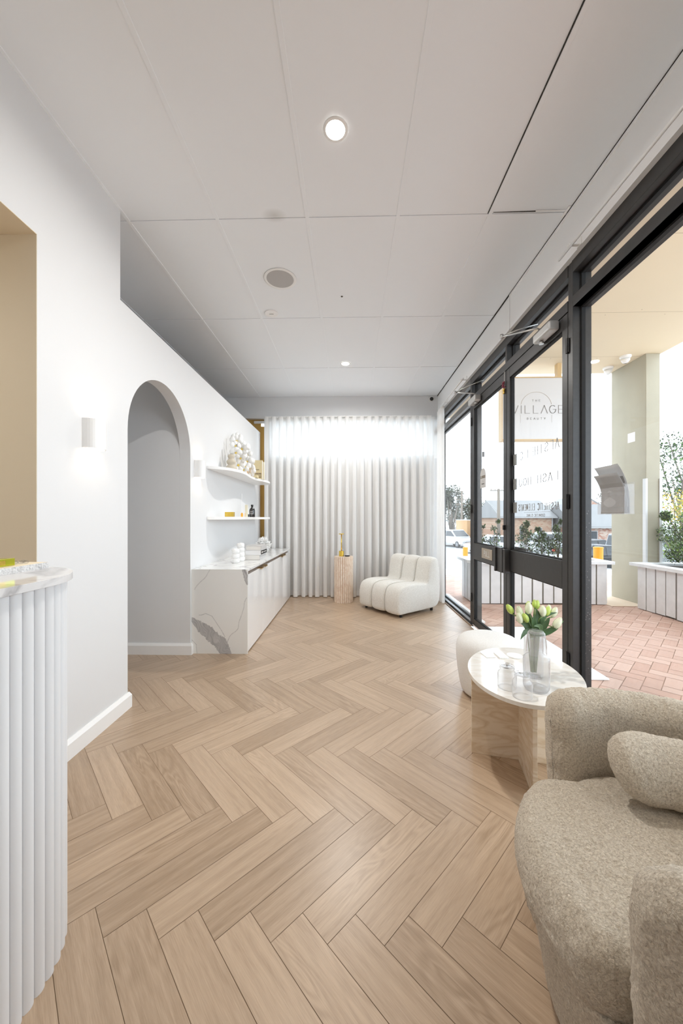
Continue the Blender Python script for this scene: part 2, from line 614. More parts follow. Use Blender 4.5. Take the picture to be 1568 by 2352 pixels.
# ------------------------------------------------------------------ stroke letters (drawn, one mesh per line of text)
G = {
    'A': [[(0, 0), (.5, 1), (1, 0)], [(.2, .36), (.8, .36)]],
    'V': [[(0, 1), (.5, 0), (1, 1)]],
    '^': [[(0, 0), (.5, 1), (1, 0)]],
    'I': [[(.5, 0), (.5, 1)]],
    'L': [[(.1, 1), (.1, 0), (.85, 0)]],
    'E': [[(.9, 1), (.1, 1), (.1, 0), (.9, 0)], [(.1, .52), (.8, .52)]],
    'T': [[(0, 1), (1, 1)], [(.5, 1), (.5, 0)]],
    'H': [[(.1, 0), (.1, 1)], [(.9, 0), (.9, 1)], [(.1, .5), (.9, .5)]],
    'N': [[(.1, 0), (.1, 1), (.9, 0), (.9, 1)]],
    'M': [[(.05, 0), (.1, 1), (.5, .25), (.9, 1), (.95, 0)]],
    'Y': [[(0, 1), (.5, .5), (1, 1)], [(.5, .5), (.5, 0)]],
    'U': [[(.1, 1), (.1, .3), (.2, .08), (.5, 0), (.8, .08), (.9, .3), (.9, 1)]],
    'P': [[(.1, 0), (.1, 1), (.6, 1), (.88, .9), (.88, .6), (.6, .48), (.1, .48)]],
    'B': [[(.1, 0), (.1, 1), (.6, 1), (.82, .88), (.82, .65), (.6, .53), (.1, .53)],
          [(.6, .53), (.9, .4), (.9, .12), (.62, 0), (.1, 0)]],
    'D': [[(.1, 0), (.1, 1), (.5, 1), (.9, .75), (.9, .25), (.5, 0), (.1, 0)]],
    'O': [[(.5 + .5 * math.cos(a * math.pi / 8), .5 + .5 * math.sin(a * math.pi / 8)) for a in range(17)]],
    'C': [[(.5 + .5 * math.cos(math.radians(a)), .5 + .5 * math.sin(math.radians(a))) for a in range(45, 316, 18)]],
    'G': [[(.5 + .5 * math.cos(math.radians(a)), .5 + .5 * math.sin(math.radians(a))) for a in range(48, 361, 18)] + [(1, .5), (.55, .5)]],
    'S': [[(.9, .82), (.7, .98), (.35, 1), (.1, .82), (.15, .62), (.5, .52), (.85, .4), (.9, .18), (.65, 0), (.3, 0), (.08, .2)]],
    'R': [[(.1, 0), (.1, 1), (.6, 1), (.88, .9), (.88, .6), (.6, .5), (.1, .5)], [(.5, .5), (.9, 0)]],
    ' ': [],
}


def text_mesh(name, s, origin, udir, vdir, h, cw, gap, tv, th, material, parent=None, depth=0.0015):
    """flat strokes; tv / th = stroke thickness of upright / level strokes; udir is reading direction"""
    U, V = Vector(udir), Vector(vdir)
    N = U.cross(V).normalized()
    O = Vector(origin)
    mb = MB()
    x = 0.0
    for ch in s:
        w = cw * (0.35 if ch == 'I' else 1.0)
        for line in G[ch]:
            for (a0, b0), (a1, b1) in zip(line[:-1], line[1:]):
                if ch == 'I':
                    a0 = a1 = .5
                p = Vector((x + a0 * w, b0 * h))
                q = Vector((x + a1 * w, b1 * h))
                d = q - p
                if d.length < 1e-6:
                    continue
                d.normalize()
                t = (tv * abs(d.y) + th * abs(d.x)) / 2
                nrm = Vector((-d.y, d.x)) * t
                e = d * t * 0.5
                c = [p - e + nrm, p - e - nrm, q + e - nrm, q + e + nrm]
                lo = [mb.bm.verts.new(O + U * k.x + V * k.y) for k in c]
                hi = [mb.bm.verts.new(O + U * k.x + V * k.y + N * depth) for k in c]
                mb.bm.faces.new(lo)
                mb.bm.faces.new(hi)
                for i in range(4):
                    j = (i + 1) % 4
                    mb.bm.faces.new((lo[i], lo[j], hi[j], hi[i]))
        x += w + gap
    return mb.build(name, material, parent)


# ------------------------------------------------------------------ herringbone surfaces
def clip_rect(poly, x0, x1, y0, y1):
    def clip(poly, f, inter):
        out = []
        for i in range(len(poly)):
            a, b = poly[i], poly[(i + 1) % len(poly)]
            fa, fb = f(a), f(b)
            if fa >= 0:
                out.append(a)
            if (fa >= 0) != (fb >= 0):
                t = fa / (fa - fb)
                out.append((a[0] + (b[0] - a[0]) * t, a[1] + (b[1] - a[1]) * t))
        return out
    for f in (lambda p: p[0] - x0, lambda p: x1 - p[0], lambda p: p[1] - y0, lambda p: y1 - p[1]):
        if len(poly) < 3:
            return []
        poly = clip(poly, f, None)
    return poly


def herringbone(name, material, base_mat, W_, L_, fx, fy, x0, x1, y0, y1, z, gap, exclude=None):
    bm = bmesh.new()
    uvl = bm.loops.layers.uv.new('UVMap')
    tone = bm.verts.layers.float.new('tone')
    r2 = math.sqrt(2)
    rng = random.Random(11)
    k0 = int(math.floor((y0 - fy) / (L_ / r2))) - 2
    k1 = int(math.ceil((y1 - fy) / (L_ / r2))) + 2
    wr = W_ * r2
    g = gap / 2
    for k in range(k0, k1):
        # row between zigzag line k (near) and k+1 (far)
        xo = fx - (k + 1) * (L_ / r2 % wr) if True else 0
        yf = fy + (k + 1) * L_ / r2
        i0 = int((x0 - xo - L_) / wr) - 3
        i1 = int((x1 - xo + L_) / wr) + 3
        if k % 2 == 1:
            dv = (1 / r2, -1 / r2)
            wv = (-1 / r2, -1 / r2)
        else:
            dv = (-1 / r2, -1 / r2)
            wv = (1 / r2, -1 / r2)
        for i in range(i0, i1):
            ux, uy = xo + i * wr, yf
            T = rng.random()
            ou, ov = rng.uniform(0, 50), rng.uniform(0, 50)

            def pt(l, w):
                return (ux + dv[0] * l + wv[0] * w, uy + dv[1] * l + wv[1] * w)
            poly = [pt(g, g), pt(L_ - g, g), pt(L_ - g, W_ - g), pt(g, W_ - g)]
            poly = clip_rect(poly, x0, x1, y0, y1)
            if len(poly) < 3:
                continue
            vs = []
            for p in poly:
                v = bm.verts.new((p[0], p[1], z))
                v[tone] = T
                vs.append(v)
            try:
                f = bm.faces.new(vs)
            except ValueError:
                continue
            for lp in f.loops:
                dx, dy = lp.vert.co.x - ux, lp.vert.co.y - uy
                lp[uvl].uv = ((dx * dv[0] + dy * dv[1]) + ou, (dx * wv[0] + dy * wv[1]) + ov)
            if f.normal.z < 0 or True:
                f.normal_update()
                if f.normal.z < 0:
                    f.normal_flip()
    # body below the planks
    t = z - 0.0012
    for q in (((x0, y0, t), (x1, y0, t), (x1, y1, t), (x0, y1, t)),
              ((x0, y1, t - .1), (x1, y1, t - .1), (x1, y0, t - .1), (x0, y0, t - .1)),
              ((x0, y0, t - .1), (x1, y0, t - .1), (x1, y0, t), (x0, y0, t)),
              ((x1, y0, t - .1), (x1, y1, t - .1), (x1, y1, t), (x1, y0, t)),
              ((x1, y1, t - .1), (x0, y1, t - .1), (x0, y1, t), (x1, y1, t)),
              ((x0, y1, t - .1), (x0, y0, t - .1), (x0, y0, t), (x0, y1, t))):
        f = bm.faces.new([bm.verts.new(c) for c in q])
        f.material_index = 1
    me = D.meshes.new(name)
    bm.to_mesh(me)
    bm.free()
    me.materials.append(material)
    me.materials.append(base_mat)
    o = D.objects.new(name, me)
    COL.objects.link(o)
    return o


# ================================================================== ROOM SHELL
CEIL = 3.26
struct(herringbone('floor', M['floor'], M['seam'], 0.12, 0.60, -0.832, 1.164, -3.6, 1.415, -2.6, 6.0, 0.0, 0.0017))

# ceiling tiles with the bars between them
mb = MB()
cols = [-1.4855 + 0.6 * i for i in range(-4, 5)]
rows = [2.394 + 1.2 * i for i in range(-5, 4)]
mb.box(-3.7, -2.7, CEIL + 0.012, 1.6, 6.1, CEIL + 0.1)
mb.build('ceiling', M['gap'])
ceil_o = D.objects['ceiling']
struct(ceil_o)
mt = MB()
xs = [-3.7] + cols + [1.45]
ys = [-2.7] + [r for r in rows if r > -2.7] + [5.95]
for a, b in zip(xs[:-1], xs[1:]):
    if b - a < 0.03:
        continue
    for c, d in zip(ys[:-1], ys[1:]):
        if d - c < 0.03:
            continue
        g0 = 0.0025
        mt.box(a + 0.001, c + g0, CEIL + 0.002, b - 0.001, d - 0.0005, CEIL + 0.014)
mt.build('ceiling_tile_panels', M['ceiling'], ceil_o)
mt = MB()
for x in cols:
    mt.box(x - 0.012, -2.7, CEIL - 0.0012, x + 0.012, 5.93, CEIL + 0.004)
for y in rows:
    mt.box(-3.6, y + 0.002, CEIL - 0.0008, 1.42, y + 0.022, CEIL + 0.004)
mt.build('ceiling_bars', M['ceiling'], ceil_o, bevel=0.001)
mt = MB()
mt.box(0.896, -2.6, CEIL - 0.0022, 0.9005, 2.39, CEIL + 0.002)
mt.prism([(0.93, 2.3835), (1.395, 2.3740), (1.395, 2.3835)], CEIL - 0.0016, CEIL + 0.003)
mt.build('open_joint', M['gap'], ceil_o)
mt = MB()
mt.box(1.20, 2.372, CEIL - 0.004, 1.40, 2.380, CEIL + 0.001).box(1.39, 2.34, CEIL - 0.006, 1.404, 2.43, CEIL)
mt.build('sagging_bracket', M['tbar'], ceil_o)

# left wall: deep opening, solid pier, lower wall with arch
mb = MB()
mb.box(-1.62, -2.6, 2.623, -1.49, 1.691, CEIL)
mb.box(-3.6, 1.691, 0, -1.49, 2.316, CEIL)
arch = [(2.3155, 0), (2.394, 0), (2.394, 1.868)]
cyA, rA = 2.8705, 0.4765
for i in range(1, 32):
    a = math.pi - math.pi * i / 32
    arch.append((cyA + rA * math.cos(a), 1.868 + rA * math.sin(a)))
arch += [(3.347, 1.868), (3.347, 0), (5.97, 0), (5.97, 2.687), (2.3155, 2.687)]
mb.prism(arch, -1.59, -1.49, 'yz')
struct(mb.build('wall_left', M['wall']))
mb = MB()
mb.box(-3.6, 3.347, 0, -1.5905, 3.447, 2.687)
struct(mb.build('wall_corridor', M['wall']))
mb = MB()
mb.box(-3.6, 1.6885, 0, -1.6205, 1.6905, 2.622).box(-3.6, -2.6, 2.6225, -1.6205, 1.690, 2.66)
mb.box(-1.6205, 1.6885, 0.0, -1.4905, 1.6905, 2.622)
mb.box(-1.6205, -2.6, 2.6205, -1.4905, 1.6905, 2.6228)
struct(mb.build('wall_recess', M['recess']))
mb = MB()
mb.box(-3.75, -2.7, 0, -3.6, 6.3, CEIL)
struct(mb.build('wall_far_left', M['wall']))
mb = MB()
mb.box(-3.7, -2.8, 0, 1.7, -2.6, CEIL + .1)
struct(mb.build('wall_front', M['wall']))
struct(MB().box(1.42, -2.6, 0, 1.62, 0.0, 2.955).build('wall_right_light_block', M['wall']))  # unseen wall added to hold daylight off the near floor
# bulkhead above the back curtain and the window head
mb = MB()
mb.box(-3.6, 5.93, 2.915, 1.42, 6.12, CEIL)
struct(mb.build('wall_back', M['wall']))
# fascia above the shopfront
mb = MB()
mb.box(1.42, -2.6, 2.955, 1.62, 6.12, CEIL + .02)
mb.box(1.414, 3.262, 2.955, 1.421, 3.276, CEIL - 0.01)
mb.box(1.412, -2.6, CEIL - 0.022, 1.421, 3.262, CEIL - 0.004)
struct(mb.build('wall_right', mat('fascia_white_paint', (0.88, 0.885, 0.89), 0.5), bevel=0.001))
mb = MB()
mb.box(1.4105, -2.6, CEIL - 0.0045, 1.4205, 6.0, CEIL + 0.001)
struct(mb.build('trim_ceiling_shadow_line', M['gap']))
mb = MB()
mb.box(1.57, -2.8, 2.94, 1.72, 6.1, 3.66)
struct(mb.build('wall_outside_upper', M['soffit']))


def skirting(pts, name, h=0.105, t=0.018):
    """path of (x,y) points; outward normal on the right of travel"""
    prof = [(0, 0), (t, 0), (t, h - 0.022), (t * 0.35, h), (0, h)]
    m_ = MB()
    n = len(pts)
    rings = []
    for i, p in enumerate(pts):
        p = Vector(p)
        d0 = (p - Vector(pts[i - 1])).normalized() if i > 0 else None
        d1 = (Vector(pts[i + 1]) - p).normalized() if i < n - 1 else None
        n0 = Vector((d0.y, -d0.x)) if d0 else None
        n1 = Vector((d1.y, -d1.x)) if d1 else None
        if n0 and n1:
            b = (n0 + n1)
            b = b / b.length
            k = 1 / max(0.3, b.dot(n0))
            off = b * k
        else:
            off = n0 or n1
        rings.append([m_.bm.verts.new((p.x + off.x * a, p.y + off.y * a, z)) for a, z in prof])
    for a, b in zip(rings[:-1], rings[1:]):
        for i in range(len(prof)):
            j = (i + 1) % len(prof)
            m_.bm.faces.new((a[i], a[j], b[j], b[i]))
    m_.bm.faces.new(rings[0])
    m_.bm.faces.new(rings[-1])
    return struct(m_.build(name, M['trim']))


skirting([(-1.489, 1.70), (-1.489, 2.395), (-2.2, 2.395)], 'baseboard_left')
skirting([(-3.55, 3.346), (-1.489, 3.346), (-1.489, 3.368)], 'baseboard_corridor')

# ------------------------------------------------------------------ shopfront: windows and doors
FX0, FX1, GX = 1.45, 1.57, 1.512


def glass_pane(name, y0, z0, y1, z1, parent, x=GX, mat_=None):
    g = MB()
    g.box(x - 0.003, y0, z0, x + 0.003, y1, z1)
    return g.build(name, mat_ or M['glass'], parent)


def beads(y0, z0, y1, z1, parent, name='glazing_bead', w=0.012, x0=None, x1=None):
    g = MB()
    a, b = (x0 or GX - 0.012), (x1 or GX + 0.012)
    g.box(a, y0, z0, b, y0 + w, z1).box(a, y1 - w, z0, b, y1, z1)
    g.box(a, y0 + w, z0, b, y1 - w, z0 + w).box(a, y0 + w, z1 - w, b, y1 - w, z1)
    return g.build(name, M['gasket'], parent)


# head, transom bar, posts
w1 = sroot('window_1', (1.5, 0.6, 0))
f = MB()
f.box(FX0, 0.0, 2.875, FX1, 2.40, 2.955)
f.box(FX0, 0.0, 2.65, FX1, 2.40, 2.72)
f.box(FX0, 0.0, 0.0, FX1, 2.40, 0.06)
f.box(FX0, 0.0, 0.06, FX1, 0.05, 2.875)
f.build('window_frame', M['frame'], w1, bevel=0.002)
glass_pane('window_glass', 0.05, 0.06, 2.40, 2.65, w1)
glass_pane('transom_glass', 0.05, 2.72, 2.40, 2.875, w1)
beads(0.05, 0.06, 2.40, 2.65, w1)
beads(0.05, 2.72, 2.40, 2.875, w1)
f = MB()
f.box(FX0 + 0.001, 0.05, 2.650, FX0 + 0.05, 2.40, 2.6505).box(FX0 + 0.066, 0.05, 2.644, FX0 + 0.072, 2.40, 2.650)
f.build('glazing_seal', M['gasket'], w1)
g = MB()
for i in range(70):
    zz = random.uniform(0.25, 1.35)
    xx = random.uniform(FX0 + .075, FX1 - .008)
    s = random.uniform(.0008, .0022)
    g.box(xx - s, 2.3990, zz - s * random.uniform(1, 3), xx + s, 2.4005, zz + s)
g.build('paint_chip', M['frame_light'], w1)

t1 = MB()
t1.box(FX0, 2.40, 0, FX1, 2.412, 2.955).box(FX0 + .004, 2.412, 0, FX1, 2.457, 2.955)
t1.box(FX0 + .066, 2.394, 0, FX0 + .072, 2.40, 2.955)
struct(t1.build('trim_1', M['frame'], bevel=0.0015))
t2 = MB()
t2.box(FX0, 4.37, 0, FX1, 4.42, 2.955).box(FX0 + .066, 4.364, 2.72, FX0 + .072, 4.37, 2.875)
struct(t2.build('trim_2', M['frame'], bevel=0.0015))

# door head above both leaves
t3 = MB()
t3.box(FX0, 2.457, 2.875, FX1, 4.37, 2.955).box(FX0, 2.457, 2.65, FX1, 4.37, 2.72).box(FX0, 3.395, 2.72, FX1, 3.43, 2.875)
t3r = t3.build('trim_3', M['frame'], bevel=0.0015)
struct(t3r)
for a, b in ((2.457, 3.395), (3.43, 4.37)):
    gp = MB().box(GX - 0.003, a, 2.72, GX + 0.003, b, 2.875).build('transom_glass', M['glass'], t3r)
    beads(a, 2.72, b, 2.875, t3r)

# far window
w2 = sroot('window_2', (1.5, 4.42, 0))
f = MB()
f.box(FX0, 4.42, 2.875, FX1, 6.05, 2.955)
f.box(FX0, 4.42, 2.65, FX1, 6.05, 2.72)
f.box(FX0, 4.42, 0.0, FX1, 6.05, 0.028)
f.box(FX0, 6.0, 0.0, FX1, 6.05, 2.955)
f.build('window_frame', M['frame_light'], w2, bevel=0.002)
glass_pane('window_glass', 4.42, 0.028, 6.0, 2.65, w2)
glass_pane('transom_glass', 4.42, 2.72, 6.0, 2.875, w2)
beads(4.42, 0.028, 6.0, 2.65, w2)
beads(4.42, 2.72, 6.0, 2.875, w2)
f = MB()
f.box(1.415, 4.30, 0, 1.432, 6.0, 0.010)
f.build('threshold_strip', M['bronze'], w2)
f = MB()
f.box(1.432, 4.30, 0, 1.450, 6.0, 0.006)
f.build('threshold_channel', M['gasket'], w2)
f = MB()
f.box(1.57, 4.42, 0, 1.63, 6.05, 0.02)
f.build('outside_sill', M['white'], w2)


def door_leaf(name, y0, y1, hinge_far, loc):
    r = sroot(name, loc)
    x0, x1 = FX0 + 0.002, FX0 + 0.050
    st = 0.065
    f = MB()
    f.box(x0, y0, 0.012, x1, y0 + st, 2.645).box(x0, y1 - st, 0.012, x1, y1, 2.645)
    f.box(x0, y0 + st, 2.555, x1, y1 - st, 2.645)
    f.box(x0, y0 + st, 0.79, x1, y1 - st, 0.98)
    f.box(x0, y0 + st, 0.012, x1, y1 - st, 0.085)
    f.build('door_frame', M['frame'], r, bevel=0.004)
    gx = FX0 + 0.026
    for z0, z1 in ((0.085, 0.79), (0.98, 2.555)):
        glass_pane('door_glass', y0 + st, z0, y1 - st, z1, r, gx)
        beads(y0 + st, z0, y1 - st, z1, r, x0=gx - 0.012, x1=gx + 0.014, w=0.009)
    hy = y1 + 0.003 if hinge_far else y0 - 0.003
    for z in (0.28, 1.33, 2.37):
        h = MB()
        h.lathe([(0, 0), (0.008, 0), (0.008, 0.1), (0, 0.1)], (FX0 - 0.004, hy, z), 12)
        h.box(FX0 - 0.003, hy - 0.018, z + .005, FX0 + 0.001, hy + 0.018, z + 0.095)
        h.build('hinge', M['black'], r, smooth=False)
    return r


d1 = door_leaf('door_1', 2.460, 3.408, False, (1.47, 2.46, 0))
d2 = door_leaf('door_2', 3.414, 4.366, True, (1.47, 4.366, 0))
hb = MB()
hb.box(1.405, 3.335, 0.765, 1.450, 3.40, 0.985).box(1.40, 3.385, 0.765, 1.406, 3.425, 0.985)
hb.build('door_handle', M['frame'], d1, bevel=0.003)
hb = MB()
hb.box(1.42, 3.445, 0.757, 1.450, 3.575, 0.992).box(1.405, 3.555, 0.757, 1.42, 3.585, 0.992)
hb.build('door_handle', M['frame'], d2, bevel=0.003)
lb = MB()
lb.box(1.432, 3.425, 0.93, 1.441, 3.433, 0.985)
lb.build('brass_latch', M['brass'], d2)
lb = MB()
lb.box(1.432, 3.43, 1.16, 1.452, 3.452, 1.205)
lb.build('thumb_lock', M['black'], d2, bevel=0.003)
pl = MB()
pl.box(1.4475, 3.745, 0.835, 1.4525, 4.035, 0.945)
plo = pl.build('pull_plate', M['taupe'], d2, bevel=0.001)
text_mesh('plate_lettering', 'PULL', (1.4468, 3.965, 0.863), (0, -1, 0), (0, 0, 1), 0.055, 0.032, 0.010, 0.005, 0.005, M['white'], plo)


def closer(yp, ye, hinge_far, parent):
    sgn = 1 if not hinge_far else -1
    y0, y1 = (yp, yp + 0.23) if not hinge_far else (yp - 0.23, yp)
    c = MB()
    c.box(1.375, y0, 2.578, 1.450, y1, 2.645)
    o = c.build('door_closer', M['closer'], parent, bevel=0.014, bseg=4)
    yk = y0 + (0.17 if not hinge_far else 0.06)
    c = MB()
    c.lathe([(0, 0), (.017, 0), (.017, .012), (.011, .022), (0, .022)], (1.412, yk, 2.556), 16)
    c.lathe([(0, 0), (.016, 0), (.013, .02), (0, .02)], (1.412, yk, 2.644), 16)
    c.build('closer_spindle', M['steel'], o, smooth=False)
    c = MB()
    elbow = (1.21, ye, 2.722)
    c.tube([(1.412, yk, 2.660), (1.38, yk, 2.672), elbow], 0.0065, 8)
    c.tube([elbow, (1.30, (ye + yk) / 2 + .06 * sgn, 2.745), (1.452, yk + 0.13 * sgn, 2.775)], 0.005, 8)
    c.lathe([(0, 0), (.013, 0), (.013, .028), (0, .028)], (1.21, ye, 2.71), 12)
    c.build('closer_arm', M['steel'], o, smooth=True)
    return o


closer(2.545, 2.93, False, d1)
closer(4.28, 4.22, True, d2)

# lettering on the glass of door 1, readable from the street
dx = FX0 + 0.0305
text_mesh('door_lettering', 'AESTHETIC', (dx, 2.61, 1.775), (0, 1, 0), (0, 0, 1), 0.068, 0.050, 0.022, 0.0075, 0.003, M['inkgrey'], d1)
text_mesh('door_lettering', 'LASH HOU', (dx, 2.62, 1.548), (0, 1, 0), (0, 0, 1), 0.062, 0.054, 0.024, 0.0075, 0.003, M['inkgrey'], d1)
text_mesh('door_lettering', 'AESTHETIC ELEMENTS', (dx, 2.61, 1.335), (0, 1, 0), (0, 0, 1), 0.052, 0.0265, 0.0095, 0.0065, 0.003, M['inkgrey'], d1)
text_mesh('door_lettering', 'COSMETIC CLINIC', (dx, 2.80, 1.285), (0, 1, 0), (0, 0, 1), 0.018, 0.0125, 0.0085, 0.0024, 0.0022, M['inkgrey'], d1)
MB().box(dx, 2.72, 1.318, dx + .001, 3.13, 1.3198).build('lettering_rule', M['inkgrey'], d1)
for z0, z1 in ((1.745, 1.845), (1.525, 1.625), (1.318, 1.412)):
    MB().box(dx, 3.262, z0, dx + .0012, 3.338, z1).build('window_film', M['frost'], d1)
MB().box(FX0 + .05, 3.14, 0.978, FX0 + .055, 3.345, 1.012).build('flush_bolt_plate', M['black'], d1)

# back window behind the sheer curtain
w3 = sroot('window_3', (0, 6.0, 0))
f = MB()
f.box(-1.385, 5.98, 2.25, -1.33, 6.06, 2.915).box(1.33, 5.98, 2.25, 1.45, 6.06, 2.915)
f.box(-1.33, 5.98, 2.86, 1.33, 6.06, 2.915).box(-1.33, 5.98, 2.25, 1.33, 6.06, 2.30).box(-.02, 5.98, 2.30, .02, 6.06, 2.86)
f.build('window_frame', M['white'], w3)
MB().box(-1.33, 6.02, 2.30, 1.33, 6.024, 2.86).build('window_glass', M['glass'], w3)
struct(MB().box(-1.385, 5.96, 0, 1.449, 6.08, 2.249).build('wall_back_lower', M['wall']))
mb = MB()
mb.box(-3.6, 6.02, 0, -1.49, 6.05, 2.915).box(-1.49, 6.02, 0, -1.386, 6.05, 2.80).box(-1.49, 6.02, 2.88, -1.386, 6.05, 2.915)
wt = mb.build('wall_back_timber', M['ochre'])
struct(wt)
mb = MB()
mb.box(-1.60, 5.985, 2.845, -1.385, 6.02, 2.885)
struct(mb.build('trim_blind_head', M['white'], bevel=0.004))
# unseen screen wall added so sky lights mainly the curtain's top
mb = MB()
mb.box(-4, 7.7, -0.3, 1.45, 7.8, 2.35)
struct(mb.build('wall_outside_light_screen', M['board']))

# ================================================================== LAMPS OF THE ROOM AND ADDED LAMPS
def downlight(x, y, label, power):
    o = thing('downlight', label, 'ceiling light', (x, y, CEIL), 'round recessed ceiling lights')
    MB().lathe([(0.049, -0.0035), (0.062, -0.0035), (0.064, 0.0), (0.049, 0.0), (0.049, -0.0035)], (x, y, CEIL), 40, cap=False).build('lamp_ring', M['white'], o, smooth=True)
    MB().lathe([(0, -0.002), (0.049, -0.002), (0.049, 0.0), (0, 0.0)], (x, y, CEIL), 40).build('lamp_lens', M['lamp_on'], o)
    ld = D.lights.new('downlight_bulb', 'AREA')
    ld.shape = 'DISK'
    ld.size = 0.09
    ld.spread = math.radians(168)
    ld.energy = power
    ld.color = (1.0, 0.965, 0.92)
    l = D.objects.new('downlight_bulb', ld)
    COL.objects.link(l)
    l.parent = o
    l.location = (0, 0, -0.012)
    return o


downlight(-0.076, 1.856, 'round lit recessed downlight nearest the camera, large in the ceiling', LAMP_POWER)
downlight(-0.062, 4.665, 'small round lit recessed downlight near the back curtain', LAMP_POWER)


def added_lamp(x, y, z, power, parent):
    """unseen lamp added to brighten its surroundings, built like the downlights"""
    e = MB().lathe([(0, -0.002), (0.049, -0.002), (0.062, -0.0035), (0.064, 0.0), (0, 0.0)], (x, y, z), 32).build('added_lamp_lens', M['lamp_on'], parent)
    ld = D.lights.new('added_lamp_bulb', 'AREA')
    ld.shape = 'DISK'
    ld.size = 0.09
    ld.energy = power
    ld.color = (1.0, 0.95, 0.88)
    l = D.objects.new('added_lamp_bulb', ld)
    COL.objects.link(l)
    l.parent = e
    l.location = (x, y, z - 0.012)


added_lamp(-0.08, -0.95, CEIL, LAMP_POWER * 0.30, ceil_o)  # unseen, added behind the camera to brighten the near room
added_lamp(-2.55, 0.75, 2.6225, 5.0, D.objects['wall_recess'])  # unseen, added to brighten the recess wall


def sconce(y, label):
    o = thing('wall_sconce', label, 'wall light', (-1.49, y, 1.665), 'white up-down wall lights on the left wall')
    w, dpt, h = 0.066, 0.075, 0.165
    m_ = MB()
    outer, inner = [], []
    for i in range(17):
        a = -math.pi / 2 + math.pi * i / 16
        outer.append((dpt * (math.cos(a) ** 0.6 if math.cos(a) > 0 else 0), w * math.sin(a)))
        inner.append(((dpt - .006) * (math.cos(a) ** 0.6 if math.cos(a) > 0 else 0), (w - .006) * math.sin(a)))
    rings = []
    for z in (1.665, 1.665 + h):
        rings.append(([m_.bm.verts.new((-1.489 + a, y + b, z)) for a, b in outer],
                      [m_.bm.verts.new((-1.489 + a, y + b, z)) for a, b in inner]))
    (o0, i0), (o1, i1) = rings
    for k in range(16):
        m_.bm.faces.new((o0[k], o0[k + 1], o1[k + 1], o1[k]))
        m_.bm.faces.new((i0[k + 1], i0[k], i1[k], i1[k + 1]))
        m_.bm.faces.new((o0[k + 1], o0[k], i0[k], i0[k + 1]))
        m_.bm.faces.new((o1[k], o1[k + 1], i1[k + 1], i1[k]))
    m_.build('sconce_shell', M['white'], o, smooth=False)
    MB().box(-1.489, y - .045, 1.735, -1.445, y + .045, 1.76).build('bulb_holder', M['sconce_on'], o, bevel=0.004)
    for dz, rx in ((0.03, math.pi), (-0.03, 0)):
        ld = D.lights.new('sconce_bulb', 'SPOT')
        ld.energy = SCONCE_POWER
        ld.color = (1.0, 0.80, 0.56)
        ld.spot_size = math.radians(125)
        ld.spot_blend = 0.6
        ld.shadow_soft_size = 0.012
        l = D.objects.new('sconce_bulb', ld)
        COL.objects.link(l)
        l.parent = o
        l.location = (0.035, 0, 0.0825 + dz)
        l.rotation_euler = (rx, 0, 0)
    return o


sconce(2.045, 'white half-round wall light left of the arch, glowing up and down')
sconce(3.50, 'white half-round wall light right of the arch, beside the shelves')

# ceiling fittings
t = thing('ceiling_speaker', 'large round grey-mesh speaker set flush in the ceiling', 'speaker', (-0.583, 3.005, CEIL))
MB().lathe([(0.112, -0.002), (0.132, -0.004), (0.136, 0.0), (0.112, 0.0), (0.112, -0.002)], (-0.583, 3.005, CEIL), 48, cap=False).build('speaker_rim', M['white'], t, smooth=True)
MB().lathe([(0, -0.0015), (0.112, -0.0015), (0.112, 0.0), (0, 0)], (-0.583, 3.005, CEIL), 48).build('speaker_grille', M['grille'], t)
t = thing('ceiling_cover_plate', 'small round white cover plate on the ceiling near the speaker', 'cover plate', (-0.766, 3.507, CEIL))
MB().lathe([(0, -0.006), (0.060, -0.006), (0.066, 0.0), (0, 0)], (-0.766, 3.507, CEIL), 40).build('cover_disc', M['tbar'], t)
MB().box(-0.785, 3.503, CEIL - .009, -0.745, 3.511, CEIL - .0055).build('cover_screw', M['steel'], t)
mb = MB()
mb.lathe([(0, -0.003), (0.009, -0.0025), (0.010, 0.0), (0, 0)], (-0.075, 3.254, CEIL), 9)
tag(mb.build('ceiling_hole', M['stem_dark']), 'tiny dark ragged hole in the ceiling tile right of the speaker', 'hole')
# black dome camera on the bulkhead
t = thing('dome_camera', 'small black-eyed dome camera in the back ceiling corner', 'camera', (1.315, 5.93, 3.20))
MB().lathe([(0, -0.03), (.036, -0.03), (.040, -0.01), (.040, 0), (0, 0)], (1.315, 5.93, 3.205), 24, axis='y').build('camera_base', M['white'], t, smooth=False)
MB().lathe([(0, -0.052), (.018, -.048), (.029, -.034), (.031, -0.02), (0, -.02)], (1.315, 5.925, 3.20), 24, axis='y').build('camera_eye', M['black'], t, smooth=True)


def rod(y0, y1, brackets, label):
    t = thing('curtain_rod', label, 'curtain rod', (1.36, y0, 2.947), 'white rods along the window head')
    MB().tube([(1.36, y0, 2.952), (1.36, y1, 2.952)], 0.008, 10).build('rod', M['white'], t, smooth=True)
    for yb in brackets:
        m_ = MB()
        m_.box(1.345, yb - .008, 2.958, 1.42, yb + .008, 2.964).box(1.414, yb - .022, 2.955, 1.42, yb + .022, 3.0)
        m_.lathe([(0, 0), (.014, 0), (.014, .01), (0, .01)], (1.36, yb, 2.956), 12)
        m_.build('rod_bracket', M['white'], t)
    return t


rod(-1.0, 2.40, (2.28, 0.7), 'long thin white rod under the ceiling above the near window')
rod(4.40, 5.47, (4.47, 5.33), 'short thin white rod above the far window beside the curtain')

